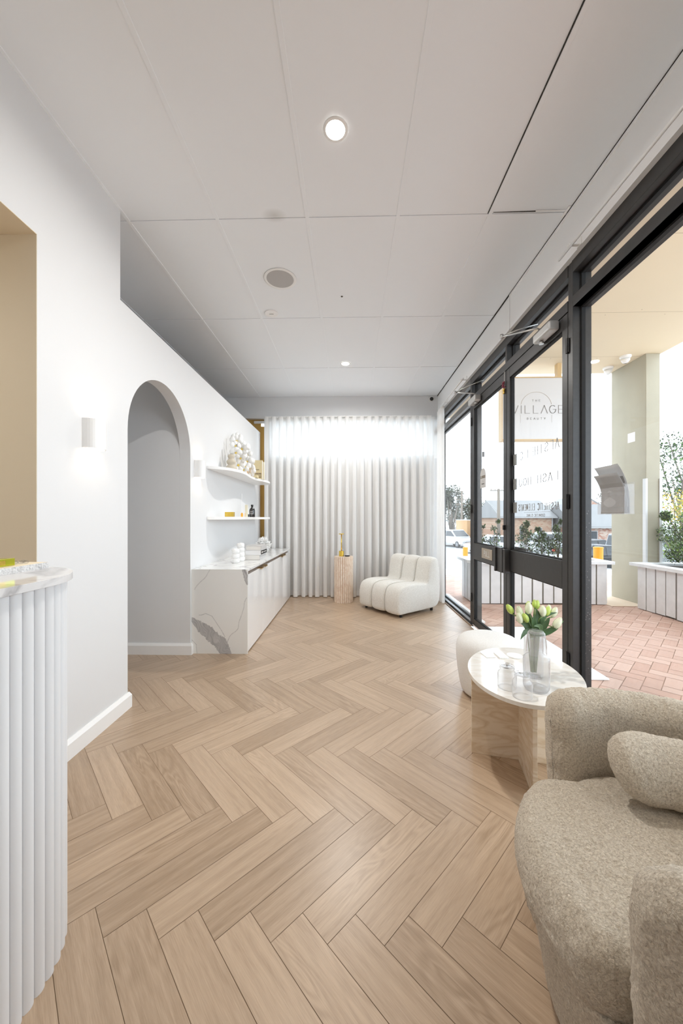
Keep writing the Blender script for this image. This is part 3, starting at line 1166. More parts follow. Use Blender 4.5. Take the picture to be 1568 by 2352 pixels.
# ================================================================== CURTAINS
def curtain(path, zt, zb, pleats, amp, name, label, seed):
    rng = random.Random(seed)
    t = thing(name, label, 'curtain', (path[0][0], path[0][1], zb))
    P = [Vector((a, b, 0)) for a, b in path]
    seg = [(P[i + 1] - P[i]).length for i in range(len(P) - 1)]
    tot = sum(seg)
    ph = [rng.uniform(-0.5, 0.5) for _ in range(pleats + 2)]
    am = [rng.uniform(0.7, 1.15) for _ in range(pleats + 2)]

    def pos(u):
        d = u * tot
        for i, s in enumerate(seg):
            if d <= s or i == len(seg) - 1:
                k = d / s
                dr = (P[i + 1] - P[i]).normalized()
                return P[i] + dr * d, Vector((dr.y, -dr.x, 0))
            d -= s

    def F(u, z):
        k = u * pleats
        i = int(k)
        fr = k - i
        p_ = ph[i] * (1 - fr) + ph[i + 1] * fr
        a_ = am[i] * (1 - fr) + am[i + 1] * fr
        low = (zt - z) / (zt - zb)
        q, n = pos(u)
        w = math.sin(2 * math.pi * k + p_ * (0.3 + low) * 1.6)
        o = n * (amp * a_ * w * (0.75 + 0.35 * low))
        dr = Vector((-n.y, n.x, 0))
        o -= dr * (amp * 0.30 * math.sin(4 * math.pi * k + p_ * 2 * low))
        return Vector((q.x + o.x, q.y + o.y, z))
    m_ = MB()
    m_.grid(lambda u, v: F(u, zt - (zt - zb - .085) * v), pleats * 22, 10)
    m_.build('curtain_cloth', M['curtain'], t, smooth=True, recalc=False)
    m_ = MB()
    m_.grid(lambda u, v: F(u, zb + .085 - .085 * v) + Vector((0, -0.0015, 0)), pleats * 22, 2)
    m_.build('curtain_hem', M['hem'], t, smooth=True, recalc=False)
    m_ = MB()
    m_.grid(lambda u, v: F(u, zt - .05 * v) + Vector((0, -0.0015, 0)), pleats * 22, 1)
    m_.build('curtain_header', M['hem'], t, smooth=True, recalc=False)
    return t


curtain([(-1.385, 5.84), (1.345, 5.84)], 2.905, 0.012, 23, 0.055, 'sheer_curtain', 'wide floor-length white pleated sheer curtain across the back window', 3)
curtain([(1.378, 5.74), (1.375, 5.41)], 2.94, 0.012, 4, 0.028, 'sheer_curtain', 'narrow white sheer curtain bunched on the right side window corner', 5)
tr = MB()
tr.box(-1.385, 5.825, 2.905, 1.30, 5.93, 2.914)
struct(tr.build('trim_curtain_track', M['white']))

# ================================================================== SIDEBOARD
SBX0, SBX1, SBY0, SBY1, SBH = -1.488, -0.96, 3.37, 5.76, 0.79
sb = thing('sideboard', 'low white gloss sideboard with marble waterfall end on the left wall', 'sideboard', (-1.22, 3.37, 0))
# the end panel with its painted-in-stone veins (stone pattern as vertex tone)
def seg_d(p, pts):
    best = 9
    for (ax, ay), (bx, by) in zip(pts[:-1], pts[1:]):
        dx_, dy_ = bx - ax, by - ay
        t_ = max(0, min(1, ((p[0] - ax) * dx_ + (p[1] - ay) * dy_) / (dx_ * dx_ + dy_ * dy_)))
        best = min(best, math.hypot(p[0] - ax - dx_ * t_, p[1] - ay - dy_ * t_))
    return best


from mathutils import noise as mnoise
bm = bmesh.new()
vt = bm.verts.layers.float.new('vein')
NX, NZ = 150, 220
Wd, Hd = SBX1 - SBX0, SBH
# panel fractions (u right, v down) of the veins
thin = [[(.33, 0), (.27, .07), (.17, .14), (.05, .235)], [(.99, .34), (.95, .40), (.90, .52), (.86, .60), (.83, .70), (.74, .76), (.68, .80), (.64, .87)],
        [(.13, .54), (.25, .525), (.36, .55), (.44, .63), (.52, .71), (.60, .80)], [(.0, .835), (.08, .89), (.10, 1.0)]]
band = [(.0, .59, .03), (.06, .63, .055), (.15, .68, .075), (.28, .74, .095), (.40, .80, .10), (.50, .87, .105), (.58, .95, .10), (.62, 1.0, .09)]
band2 = [(.93, 0, .03), (.97, .08, .035), (1.0, .16, .03)]
rows_ = []
for j in range(NZ + 1):
    row = []
    for i in range(NX + 1):
        u, v = i / NX, j / NZ
        vv = bm.verts.new((SBX0 + Wd * u, SBY0, SBH * (1 - v)))
        q = mnoise.noise(Vector((u * 9, v * 13, 1.7)))
        q2 = mnoise.noise(Vector((u * 45, v * 60, 5.1)))
        val = 0.0
        for ln in thin:
            d_ = seg_d((u + q * .012, v * 1.3 + q * .012), [(a, b * 1.3) for a, b in ln])
            val = max(val, max(0, 1 - d_ / 0.0085) * (.65 + .3 * q2))
        for bb in (band, band2):
            for (a, b, w_), (c, d, w2_) in zip(bb[:-1], bb[1:]):
                dx_, dy_ = c - a, (d - b) * 1.3
                t_ = max(0, min(1, ((u - a) * dx_ + (v - b) * 1.3 * dy_) / (dx_ * dx_ + dy_ * dy_)))
                dd = math.hypot(u - a - dx_ * t_, (v - b) * 1.3 - dy_ * t_)
                wd = (w_ * (1 - t_) + w2_ * t_) * (1 + .30 * q + .22 * q2)
                if dd < wd:
                    rip = mnoise.noise(Vector(((u * .7 + v * 1.6) * 4, (u * 1.6 - v) * 26 + q * 5, 0)))
                    val = max(val, .72 + .35 * rip)
        vv[vt] = max(0, min(1.2, val))
        row.append(vv)
    rows_.append(row)
for j in range(NZ):
    for i in range(NX):
        bm.faces.new((rows_[j][i], rows_[j + 1][i], rows_[j + 1][i + 1], rows_[j][i + 1]))
me = D.meshes.new('end_panel_face')
bm.to_mesh(me)
bm.free()
m_, nt, p = new_mat('grey_veined_marble')
p.inputs['Roughness'].default_value = 0.12
at = nd(nt, 'ShaderNodeAttribute')
at.attribute_name = 'vein'
rr = nd(nt, 'ShaderNodeValToRGB')
rr.color_ramp.elements[0].color = (0.80, 0.795, 0.77, 1)
rr.color_ramp.elements[1].color = (0.33, 0.32, 0.325, 1)
nt.links.new(at.outputs['Fac'], rr.inputs[0])
nt.links.new(rr.outputs[0], p.inputs['Base Color'])
me.materials.append(m_)
ep = D.objects.new('end_panel', me)
COL.objects.link(ep)
ep.parent = sb
ep.matrix_parent_inverse = Matrix.Translation(-Vector(sb.location))
sd = ep.modifiers.new('thick', 'SOLIDIFY')
sd.thickness = 0.016
sd.offset = -1
M['sbtop'] = marble_mat('white_marble_slab', (0.80, 0.80, 0.795), (0.55, 0.55, 0.55), 1.8, 0.06, 0.03)
MB().box(SBX0, SBY0 + .0162, SBH - .02, SBX1, SBY1, SBH).build('marble_top', M['sbtop'], sb, bevel=0.001)
MB().box(SBX0, SBY0 + .017, 0.02, SBX1 - .055, SBY1 - .005, SBH - .021).build('cabinet_body', M['bronze'], sb)
MB().box(SBX0, SBY0 + .017, 0.0, SBX1 - .06, SBY1 - .02, 0.02).build('plinth', M['gasket'], sb)
dn = 4
dw = (SBY1 - SBY0 - .02) / dn
for i in range(dn):
    ya = SBY0 + .018 + dw * i
    dr = MB().box(SBX1 - .054, ya + .0015, 0.012, SBX1 - .034 + .03, ya + dw - .0015, SBH - .052).build('door', M['gloss'], sb, bevel=0.0012)
    hy = ya + dw - .15 if i % 2 == 0 else ya + .03
    MB().box(SBX1 - .03, hy, SBH - .052, SBX1 + .014, hy + .12, SBH - .048).box(SBX1 + .010, hy, SBH - .064, SBX1 + .014, hy + .12, SBH - .048).build('door_handle', M['brass'], dr)

# ================================================================== WALL SHELVES
def wave_shelf(z0, z1, label):
    pts = [(-1.488, 3.775)]
    ctr = [(-1.470, 3.735), (-1.404, 3.773), (-1.307, 3.885), (-1.243, 4.087), (-1.243, 4.324), (-1.275, 4.62), (-1.272, 4.86), (-1.235, 5.05), (-1.20, 5.25), (-1.21, 5.45), (-1.28, 5.60)]
    # smooth with catmull-rom
    sm = []
    for i in range(len(ctr) - 1):
        p0, p1, p2, p3 = ctr[max(0, i - 1)], ctr[i], ctr[i + 1], ctr[min(len(ctr) - 1, i + 2)]
        for k in range(5):
            t_ = k / 5
            sm.append(tuple(.5 * ((2 * p1[c]) + (-p0[c] + p2[c]) * t_ + (2 * p0[c] - 5 * p1[c] + 4 * p2[c] - p3[c]) * t_ ** 2 + (-p0[c] + 3 * p1[c] - 3 * p2[c] + p3[c]) * t_ ** 3) for c in (0, 1)))
    sm.append(ctr[-1])
    poly = [(-1.4885, 3.735)] + sm + [(-1.4885, 5.62)]
    o = MB().prism(poly, z0, z1).build('wall_shelf', M['white'], bevel=0.0015)
    return tag(o, label, 'shelf', 'wavy white wall shelves')


wave_shelf(1.785, 1.815, 'upper wavy white floating shelf holding flowers and books')
wave_shelf(1.255, 1.286, 'lower wavy white floating shelf holding a black bottle')

# ================================================================== SHELF OBJECTS
ZU, ZL, ZS = 1.8152, 1.2862, 0.7902
# wavy beige vase
prof = [(0, 0), (.05, 0), (.082, .012), (.086, .035), (.060, .062), (.046, .075), (.064, .092), (.070, .112), (.050, .135), (.036, .146), (.040, .155), (.050, .168), (.044, .188), (.030, .198), (.024, .198), (.020, .15), (0, .15)]
tag(MB().lathe([(a * .78, b * .97) for a, b in prof], (-1.375, 4.16, ZU), 36).build('wavy_vase', M['beige'], smooth=True), 'beige wavy ceramic vase on the upper shelf left of the orchid', 'vase')

orch = thing('potted_orchid', 'white orchid with many blooms in an amber pot on the upper shelf', 'flowers', (-1.34, 4.52, ZU))
MB().lathe([(0, 0), (.040, 0), (.052, .055), (.050, .078), (.045, .078), (.045, .06), (0, .06)], (-1.34, 4.54, ZU), 28).build('pot', M['orange'], orch, smooth=True)


def orchid_flower(c, s, rx, rz):
    mtx = Matrix.Translation(c) @ Matrix.Rotation(rz, 4, 'Z') @ Matrix.Rotation(rx, 4, 'X')
    m_ = MB()
    for i in range(5):
        a = math.pi / 2 + i * 2 * math.pi / 5
        wide = 1.0 if i in (1, 4) else 0.62
        ln = s * (1.0 if i in (1, 4) else 0.95)
        ca, sa = math.cos(a), math.sin(a)
        ring = []
        for (l, w_, h) in ((.06, 0, 0), (.25, .26 * wide, .03), (.5, .46 * wide, .03), (.75, .46 * wide, .03), (.93, .26 * wide, .0), (1.0, 0, -.03), (.93, -.26 * wide, .0), (.75, -.46 * wide, .03), (.5, -.46 * wide, .03), (.25, -.26 * wide, .03)):
            x_, z_ = l * ln, w_ * ln
            ring.append(m_.bm.verts.new(mtx @ Vector((ca * x_ - sa * z_, -h * ln * 2, sa * x_ + ca * z_))))
        cc = m_.bm.verts.new(mtx @ Vector((ca * .6 * ln, -.03 * ln, sa * .6 * ln)))
        for k in range(10):
            m_.bm.faces.new((ring[k], ring[(k + 1) % 10], cc))
    o = m_.build('flower', M['petal'], orch, smooth=True, solid=0.0006)
    MB().lathe([(0, -s * .22), (s * .13, -s * .12), (s * .16, 0), (0, .02 * s)], (0, 0, 0), 8, axis='y', mtx=mtx).build('flower_lip', M['pollen'], o, smooth=True)


rng = random.Random(5)
fl = [(-1.36, 4.30, 2.19), (-1.31, 4.44, 2.14), (-1.35, 4.24, 2.12), (-1.30, 4.33, 2.10), (-1.34, 4.42, 2.03), (-1.30, 4.53, 2.06), (-1.33, 4.19, 2.03),
      (-1.30, 4.28, 1.98), (-1.32, 4.64, 2.08), (-1.28, 4.47, 1.97), (-1.31, 4.60, 1.98), (-1.33, 4.28, 1.90), (-1.28, 4.40, 1.90), (-1.32, 4.70, 2.00),
      (-1.27, 4.56, 1.90), (-1.31, 4.72, 1.91), (-1.30, 4.40, 1.86), (-1.29, 4.66, 1.87), (-1.37, 4.36, 2.24)]
for c in fl:
    orchid_flower(Vector(c), rng.uniform(.070, .088), rng.uniform(-.3, .3), rng.uniform(-.5, .7))
for k in range(3):
    y1 = (4.28, 4.45, 4.62)[k]
    MB().tube([(-1.34, 4.54, ZU + .05), (-1.35, 4.5 + (y1 - 4.5) * .3, ZU + .22), (-1.35, y1, ZU + .36), (-1.32, y1 - .08 + .12 * k, ZU + .28)], .0035, 6).build('stem', M['stem_dark'], orch, smooth=True)
for k, (dx_, dy_) in enumerate(((.05, .05), (-.04, .09), (.06, -.02))):
    m_ = MB()
    m_.grid(lambda u, v: Vector((-1.34 + dx_ * u * 1.4 + (v - .5) * .05 * math.sin(math.pi * (u * .9 + .08)), 4.54 + dy_ * u * 1.6, ZU + .075 + .05 * math.sin(u * 2.6))), 8, 3)
    m_.build('leaf', M['tulip_leaf'], orch, smooth=True, solid=.0015)

# beige picture book with dark lettering blocks, second book behind
t = thing('standing_book', 'beige book with dark block picture standing at shelf end', 'book', (-1.29, 5.02, ZU), 'books standing on the upper shelf')
MB().box(-1.345, 5.02, ZU, -1.225, 5.055, ZU + .262).build('book_cover', M['bookbeige'], t, bevel=0.001)
MB().box(-1.343, 5.0215, ZU + .003, -1.2245, 5.0535, ZU + .258).build('book_pages', M['page'], t)
MB().box(-1.325, 5.0185, ZU + .018, -1.238, 5.0199, ZU + .085).build('cover_picture', M['inkbrown'], t)
m_ = MB()
for k in range(8):
    xx = -1.322 + k * .0105
    m_.box(xx, 5.0178, ZU + .024 + (k % 3) * .006, xx + .005, 5.0185, ZU + .078 - (k % 2) * .012)
m_.build('cover_print', M['bookbeige'], t)
MB().box(-1.325, 5.0185, ZU + .124, -1.262, 5.0199, ZU + .127).box(-1.325, 5.0185, ZU + .133, -1.268, 5.0199, ZU + .136).build('cover_title', M['inkbrown'], t)
t = thing('standing_book', 'thin white-edged book standing behind the beige book', 'book', (-1.27, 5.07, ZU), 'books standing on the upper shelf')
MB().box(-1.33, 5.065, ZU, -1.205, 5.10, ZU + .245).build('book_cover', M['cream'], t, bevel=0.001)
MB().box(-1.328, 5.067, ZU + .003, -1.2045, 5.098, ZU + .241).build('book_pages', M['page'], t)
tag(MB().box(-1.33, 4.83, ZU, -1.25, 4.93, ZU + .035).build('keepsake_box', M['bookbeige'], bevel=0.002), 'low beige box lying on the upper shelf before the books', 'box')

# lower shelf
t = thing('soap_box', 'small rectangular gold box on the lower shelf', 'box', (-1.36, 4.0, ZL))
MB().box(-1.395, 4.0, ZL, -1.300, 4.06, ZL + .053).build('box_body', M['gold'], t, bevel=0.003)
MB().box(-1.358, 3.9992, ZL + .024, -1.340, 4.0, ZL + .029).build('box_print', M['brass'], t)
t = thing('reed_diffuser', 'tiny amber bottle with a tall white reed on the lower shelf', 'diffuser', (-1.34, 4.46, ZL))
MB().lathe([(0, 0), (.014, 0), (.014, .035), (.010, .046), (.010, .05), (0, .05)], (-1.34, 4.46, ZL), 20).build('bottle', M['orange'], t, smooth=False)
MB().tube([(-1.34, 4.46, ZL + .049), (-1.342, 4.462, ZL + .29)], .0025, 6).build('reed', M['white'], t)
t = thing('carton', 'slim cream carton standing on the lower shelf left of the bottle', 'box', (-1.33, 4.60, ZL))
MB().box(-1.345, 4.60, ZL, -1.312, 4.625, ZL + .155).build('carton_body', M['cream'], t, bevel=0.002)
MB().box(-1.345, 4.5992, ZL + .002, -1.340, 4.6, ZL + .05).build('carton_stripe', M['orange'], t)
t = thing('round_bottle', 'black apothecary bottle with printed label on the lower shelf', 'bottle', (-1.30, 4.78, ZL))
MB().lathe([(0, 0), (.036, 0), (.038, .006), (.038, .088), (.034, .104), (.018, .122), (.013, .130), (.013, .142), (0, .142)], (-1.30, 4.78, ZL), 32).build('bottle_body', M['bottle'], t, smooth=True)
MB().lathe([(0, 0), (.016, 0), (.016, .022), (0, .022)], (-1.30, 4.78, ZL + .1405), 24).build('cap', M['black'], t, bevel=0.002)
m_ = MB()
for zz, w_ in ((.075, .8), (.066, .6), (.052, .9), (.046, .9), (.040, .7), (.026, .5)):
    for k in range(-5, 6):
        a = -math.pi / 2 + k * .13 * w_
        if (k + int(zz * 1000)) % 5 == 0:
            continue
        cx_, cy_ = -1.30 + .0386 * math.cos(a), 4.78 + .0386 * math.sin(a)
        m_.box(-.0022, -.0003, 0, .0022, .0003, .004, Matrix.Translation((cx_, cy_, ZL + zz)) @ Matrix.Rotation(a + math.pi / 2, 4, 'Z'))
m_.build('label_print', M['greybook'], t)
tag(MB().box(-1.352, 4.72, ZL, -1.33, 4.745, ZL + .036).build('miniature_box', M['black'], bevel=0.002), 'tiny black box beside the black bottle on the lower shelf', 'box')


# sideboard objects: stacked white bubble jars
def jar_stack(x, y, r, levels, label):
    t = thing('bubble_jar', label, 'jar', (x, y, ZS), 'white rounded jars on the sideboard')
    h = 0
    for k in range(levels):
        rr_ = r * (1 - .03 * k)
        MB().lathe([(0, 0), (rr_ * .8, 0), (rr_, .012), (rr_ * 1.02, .026), (rr_, .04), (rr_ * .8, .05), (0, .05)], (x, y, ZS + h), 32).build('jar_tier', M['whiteplaster'], t, smooth=True)
        h += .0495
    MB().lathe([(0, 0), (r * .45, 0), (r * .45, .006), (0, .006)], (x, y, ZS + h), 20).build('jar_lid', M['white'], t)
    return t


jar_stack(-1.232, 3.87, .043, 3, 'front white tiered jar at the near end of the sideboard')
jar_stack(-1.232, 4.05, .046, 4, 'taller white tiered jar just behind the front jar on the sideboard')


def flat_book(x0, y0, x1, y1, z0, z1, cov, label, spine_label=None):
    t = thing('hardback_book', label, 'book', ((x0 + x1) / 2, (y0 + y1) / 2, z0), 'stack of books on the sideboard')
    e = .0025
    m_ = MB()
    m_.box(x0, y0, z0, x1, y1, z0 + e).box(x0, y0, z1 - e, x1, y1, z1).box(x1 - e, y0, z0 + e, x1, y1, z1 - e)
    m_.build('book_cover', cov, t)
    MB().box(x0 + .004, y0 + .003, z0 + e, x1 - e, y1 - .003, z1 - e).build('book_pages', M['page'] if cov is not M['whitebook'] else M['whitebook'], t)
    if spine_label:
        yb0, yb1 = spine_label
        MB().box(x1, yb0, z0 + .004, x1 + .0012, yb1, z1 - .004).build('spine_label', M['ink'], t)
        m_ = MB()
        for k in range(9):
            ya = yb0 + .03 + k * (yb1 - yb0 - .06) / 9
            if k == 3:
                continue
            hh = .009 if k < 3 else .005
            zc = (z0 + z1) / 2
            m_.box(x1 + .0012, ya, zc - hh, x1 + .0018, ya + .017, zc + hh)
        m_.build('spine_lettering', M['white'], t)
    return t


flat_book(-1.225, 4.13, -1.035, 4.43, ZS, ZS + .058, M['greybook'], 'bottom pale grey book in the stack on the sideboard')
flat_book(-1.205, 4.13, -1.025, 4.44, ZS + .0582, ZS + .112, M['whitebook'], 'middle white book with black spine label in the sideboard stack', (4.14, 4.43))
flat_book(-1.20, 4.14, -1.022, 4.42, ZS + .1122, ZS + .160, M['greybook'], 'top grey-paged book of the stack on the sideboard')

# coral ornament
t = MB()
rng = random.Random(2)
cc = Vector((-1.215, 5.05, ZS + .115))
for k in range(90):
    a = rng.uniform(0, 2 * math.pi)
    zc = rng.uniform(-.9, 1)
    rr_ = math.sqrt(1 - zc * zc)
    d_ = Vector((rr_ * math.cos(a), rr_ * math.sin(a), zc))
    side = d_.cross(Vector((rng.uniform(-1, 1), rng.uniform(-1, 1), rng.uniform(-1, 1)))).normalized()
    R_ = rng.uniform(.085, .118)
    t.tube([cc + d_ * .02, cc + d_ * R_ * .7 + side * .012, cc + d_ * R_ - side * .006], [.013, .009, .004], 6)
    t.tube([cc + d_ * R_ * .6, cc + d_ * R_ * .85 + side * .035, cc + d_ * R_ * .95 + side * .045], [.008, .006, .003], 5)
t.lathe([(0, 0), (.05, 0), (.04, .02), (.02, .06), (0, .06)], (cc.x, cc.y, ZS), 16)
tag(t.build('coral_ornament', M['whiteplaster'], smooth=True), 'white branching coral ornament at the far end of the sideboard', 'ornament')

# ================================================================== FLUTED PEDESTAL AND GOLD LAMP
m_ = MB()
pc = (-0.10, 5.545)
NF = 26
ring_pts = []
for i in range(NF * 12):
    a = 2 * math.pi * i / (NF * 12)
    w_ = abs(math.sin(NF * a / 2)) ** .7
    ring_pts.append((pc[0] + (.127 + .019 * w_) * math.cos(a), pc[1] + (.127 + .019 * w_) * math.sin(a)))
m_.prism(ring_pts, 0.0, 0.69)
tag(m_.build('fluted_pedestal', M['pedestal'], smooth=False), 'round fluted pink-beige travertine pedestal before the back curtain', 'pedestal')
t = thing('table_lamp', 'slim gold T-shaped lamp standing on the fluted pedestal', 'lamp', (-0.135, 5.535, .69))
MB().lathe([(0, 0), (.038, 0), (.038, .082), (0, .082)], (-0.135, 5.535, .6902), 32).build('lamp_base', M['gold'], t, bevel=0.002)
MB().lathe([(0, 0), (.0075, 0), (.0075, .252), (0, .252)], (-0.135, 5.535, .7722), 12).build('lamp_pole', M['gold'], t, smooth=True)
MB().lathe([(0, 0), (.038, 0), (.040, .004), (.040, .012), (0, .014)], (-0.135, 5.535, 1.0235), 32).build('lamp_head', M['gold'], t)
tag(MB().lathe([(0, 0), (.03, 0), (.048, .012), (.044, .012), (.028, .005), (0, .005)], (-0.048, 5.515, .6903), 28).build('trinket_dish', M['ink'], smooth=True), 'small black dish beside the gold lamp on the pedestal', 'dish')

# ================================================================== CHANNEL-TUFTED CHAIR
chair = thing('slipper_chair', 'ivory boucle armless chair with three tufted channels by the curtain', 'chair', (0.62, 4.65, 0))
O_ = Vector((0.622, 4.648, 0))
wv = Vector((-.615, .788, 0)).normalized()
dv = Vector((.788, .615, 0)).normalized()
ctl = [(-.075, .055), (-.105, .16), (-.10, .29), (-.055, .385), (.05, .425), (.22, .428), (.38, .415), (.455, .42), (.475, .50), (.50, .62), (.525, .70), (.58, .745),
       (.65, .745), (.70, .70), (.725, .58), (.738, .40), (.735, .22), (.70, .105), (.62, .058), (.48, .05), (.3, .048), (.1, .048)]


def closed_cr(ctl, n):
    out = []
    N_ = len(ctl)
    for i in range(N_):
        p0, p1, p2, p3 = ctl[(i - 1) % N_], ctl[i], ctl[(i + 1) % N_], ctl[(i + 2) % N_]
        for k in range(n):
            t_ = k / n
            out.append(tuple(.5 * ((2 * p1[c]) + (-p0[c] + p2[c]) * t_ + (2 * p0[c] - 5 * p1[c] + 4 * p2[c] - p3[c]) * t_ ** 2 + (-p0[c] + 3 * p1[c] - 3 * p2[c] + p3[c]) * t_ ** 3) for c in (0, 1)))
    return out


loop = closed_cr(ctl, 5)
LN = len(loop)
nrm = []
for i in range(LN):
    a, b = Vector(loop[i - 1]), Vector(loop[(i + 1) % LN])
    d_ = (b - a).normalized()
    nrm.append(Vector((-d_.y, d_.x)))
area = sum(loop[i - 1][0] * loop[i][1] - loop[i][0] * loop[i - 1][1] for i in range(LN))
sg = 1 if area < 0 else -1
CW = .262
for ch in range(3):
    w0 = -.055 + ch * CW
    m_ = MB()
    rings = []
    K = 18
    for k in range(K + 1):
        s = -1 + 2 * k / K
        end_soft = (.030 if (ch == 0 and s < 0) or (ch == 2 and s > 0) else .034)
        ins = end_soft * (1 - math.sqrt(max(0, 1 - abs(s) ** 3.2))) + .0
        wpos = w0 + CW / 2 * (1 + s)
        ring = []
        for i in range(LN):
            p2 = Vector(loop[i]) - nrm[i] * sg * ins
            ring.append(m_.bm.verts.new(O_ + wv * wpos + dv * (p2.x + .03) + Vector((0, 0, p2.y - .014))))
        rings.append(ring)
    for a, b in zip(rings[:-1], rings[1:]):
        for i in range(LN):
            j = (i + 1) % LN
            m_.bm.faces.new((a[i], a[j], b[j], b[i]))
    for r_ in (rings[0], rings[-1]):
        f_ = m_.bm.faces.new(r_)
        f_.normal_update()
        bmesh.ops.triangulate(m_.bm, faces=[f_])
    m_.build('upholstered_channel', M['boucle'], chair, smooth=True)
    if ch < 2:
        sm_ = MB()
        pts_ = [O_ + wv * (w0 + CW) + dv * (loop[i][0] + .03 - nrm[i].x * sg * .012) + Vector((0, 0, loop[i][1] - .014 - nrm[i].y * sg * .012)) for i in range(2, 56)]
        sm_.tube(pts_, .004, 5)
        sm_.build('piping', M['boucle'], chair, smooth=True)
for (a, b) in ((.0, .0), (.67, .0), (.0, .6), (.67, .6)):
    c_ = O_ + wv * a + dv * (b + .03)
    MB().lathe([(0, 0), (.018, 0), (.022, .045), (0, .045)], (c_.x, c_.y, 0), 14).build('leg', M['black'], chair)

# ================================================================== POUF
prof = [(0, .004), (.165, .004), (.185, .02), (.205, .10), (.222, .24), (.226, .32), (.218, .375), (.190, .408), (.140, .420), (0, .424)]
tag(MB().lathe(prof, (1.0, 2.655, 0), 64).build('pouf', M['pouf'], smooth=True, subsurf=1), 'round white boucle pouf behind the stone side table', 'pouf')

# ================================================================== STONE SIDE TABLE
tb = thing('side_table', 'oval travertine side table on crossed slab legs beside the sheepskin chair', 'table', (0.87, 1.85, 0))
EC, EA, EB, ANG = Vector((.868, 1.845)), .350, .262, math.radians(69)
poly = []
for i in range(96):
    a = 2 * math.pi * i / 96
    x_, y_ = EA * math.cos(a), EB * math.sin(a)
    poly.append((EC.x + x_ * math.cos(ANG) - y_ * math.sin(ANG), EC.y + x_ * math.sin(ANG) + y_ * math.cos(ANG)))
MB().prism(poly, .482, .5).build('table_top', M['travtop'], tb, bevel=0.0015)


def slab(a, b, th, z0, z1, name):
    a, b = Vector(a), Vector(b)
    d_ = (b - a).normalized()
    n_ = Vector((-d_.y, d_.x)) * th / 2
    return MB().prism([tuple(a + n_), tuple(a - n_), tuple(b - n_), tuple(b + n_)], z0, z1).build(name, M['trav'], tb, bevel=0.0012)


slab((.659, 1.990), (1.135, 1.880), .020, 0, .4818, 'slab_leg')
slab((.893, 1.926), (.838, 1.665), .020, 0, .4818, 'slab_leg')
slab((.897, 1.946), (.945, 2.13), .020, 0, .4818, 'slab_leg')

# coasters
for (x, y, lb_, rd, rz) in ((.772, 2.058, 'leftmost square white coaster on the stone table', False, .1), (.842, 2.046, 'middle white square coaster on the stone table', False, .02),
                            (.915, 2.045, 'rounded white coaster nearest the tulips', True, 0)):
    m_ = MB()
    if rd:
        m_.lathe([(0, 0), (.040, 0), (.042, .003), (.040, .007), (0, .007)], (x, y, .5003), 6 if False else 32)
    else:
        m_.box(-.026, -.04, 0, .026, .04, .004 if x < .8 else .007, Matrix.Translation((x, y, .5003)) @ Matrix.Rotation(rz, 4, 'Z'))
    o = m_.build('coaster', M['whiteplaster'], bevel=0.001)
    tag(o, lb_, 'coaster', 'white coasters on the stone table')


def ribbed(prof_out, c, nrib, amp, name, parent, matl=None, thick=.0022, ribz=None):
    """ribbed glass wall: lathe with rippled radius"""
    m_ = MB()
    n = nrib * 4
    rings = []
    for r_, h in prof_out:
        ring = []
        for i in range(n):
            a = 2 * math.pi * i / n
            k = amp * math.cos(nrib * a) if (ribz is None or ribz[0] <= h <= ribz[1]) else 0
            rr2 = max(.0005, r_ + k)
            ring.append(m_.bm.verts.new((c[0] + rr2 * math.cos(a), c[1] + rr2 * math.sin(a), c[2] + h)))
        rings.append(ring)
    for a, b in zip(rings[:-1], rings[1:]):
        for i in range(n):
            j = (i + 1) % n
            m_.bm.faces.new((a[i], a[j], b[j], b[i]))
    return m_.build(name, matl or M['ribglass'], parent, smooth=True)


# carafe with a glass turned over its neck
TZ = .5003
car = thing('carafe', 'tall ribbed glass carafe in front of the tulip vase', 'carafe', (.838, 1.655, TZ))
ribbed([(.002, .004), (.046, .004), (.052, .010), (.053, .02), (.053, .130), (.052, .142), (.045, .150), (.034, .158), (.026, .166), (.024, .215), (.026, .222)], (.838, 1.655, TZ), 44, .0016, 'carafe_body', car, ribz=(.006, .150))
MB().lathe([(0, 0), (.048, 0), (.051, .006), (.044, .012), (0, .012)], (.838, 1.655, TZ), 44).build('carafe_base', M['cglass'], car, smooth=True)
MB().lathe([(.051, .0), (.0545, .003), (.051, .006)], (.838, 1.655, TZ + .139), 44, cap=False).build('carafe_shoulder', M['cglass'], car, smooth=True)
tum = thing('tumbler', 'ribbed glass tumbler upturned over the carafe neck', 'glass', (.838, 1.655, TZ + .16), 'upturned ribbed glasses')
ribbed([(.043, .0), (.042, .004), (.041, .04), (.037, .075), (.034, .094), (.031, .100), (.002, .1005)], (.838, 1.655, TZ + .1585), 36, .0014, 'tumbler_wall', tum, ribz=(.02, .098))
MB().lathe([(0, 0), (.028, 0), (.031, .004), (.028, .010), (.014, .006), (0, .0055)], (.838, 1.655, TZ + .2545), 32).build('tumbler_base', M['cglass'], tum, smooth=True)


def upturned(x, y, label):
    t = thing('tumbler', label, 'glass', (x, y, TZ), 'upturned ribbed glasses')
    ribbed([(.0375, .0), (.0395, .003), (.0395, .060), (.038, .070), (.031, .078), (.030, .084), (.0315, .090), (.028, .094), (.001, .094)], (x, y, TZ), 36, .0013, 'tumbler_wall', t, ribz=(.004, .066))
    MB().lathe([(0, 0), (.027, 0), (.031, .004), (.027, .008), (.012, .004), (0, .0035)], (x, y, TZ + .0945), 32).build('tumbler_base', M['cglass'], t, smooth=True)
    return t


upturned(.713, 1.668, 'low upturned ribbed glass farther left on the stone table')
upturned(.741, 1.582, 'low upturned ribbed glass nearest the front edge of the table')

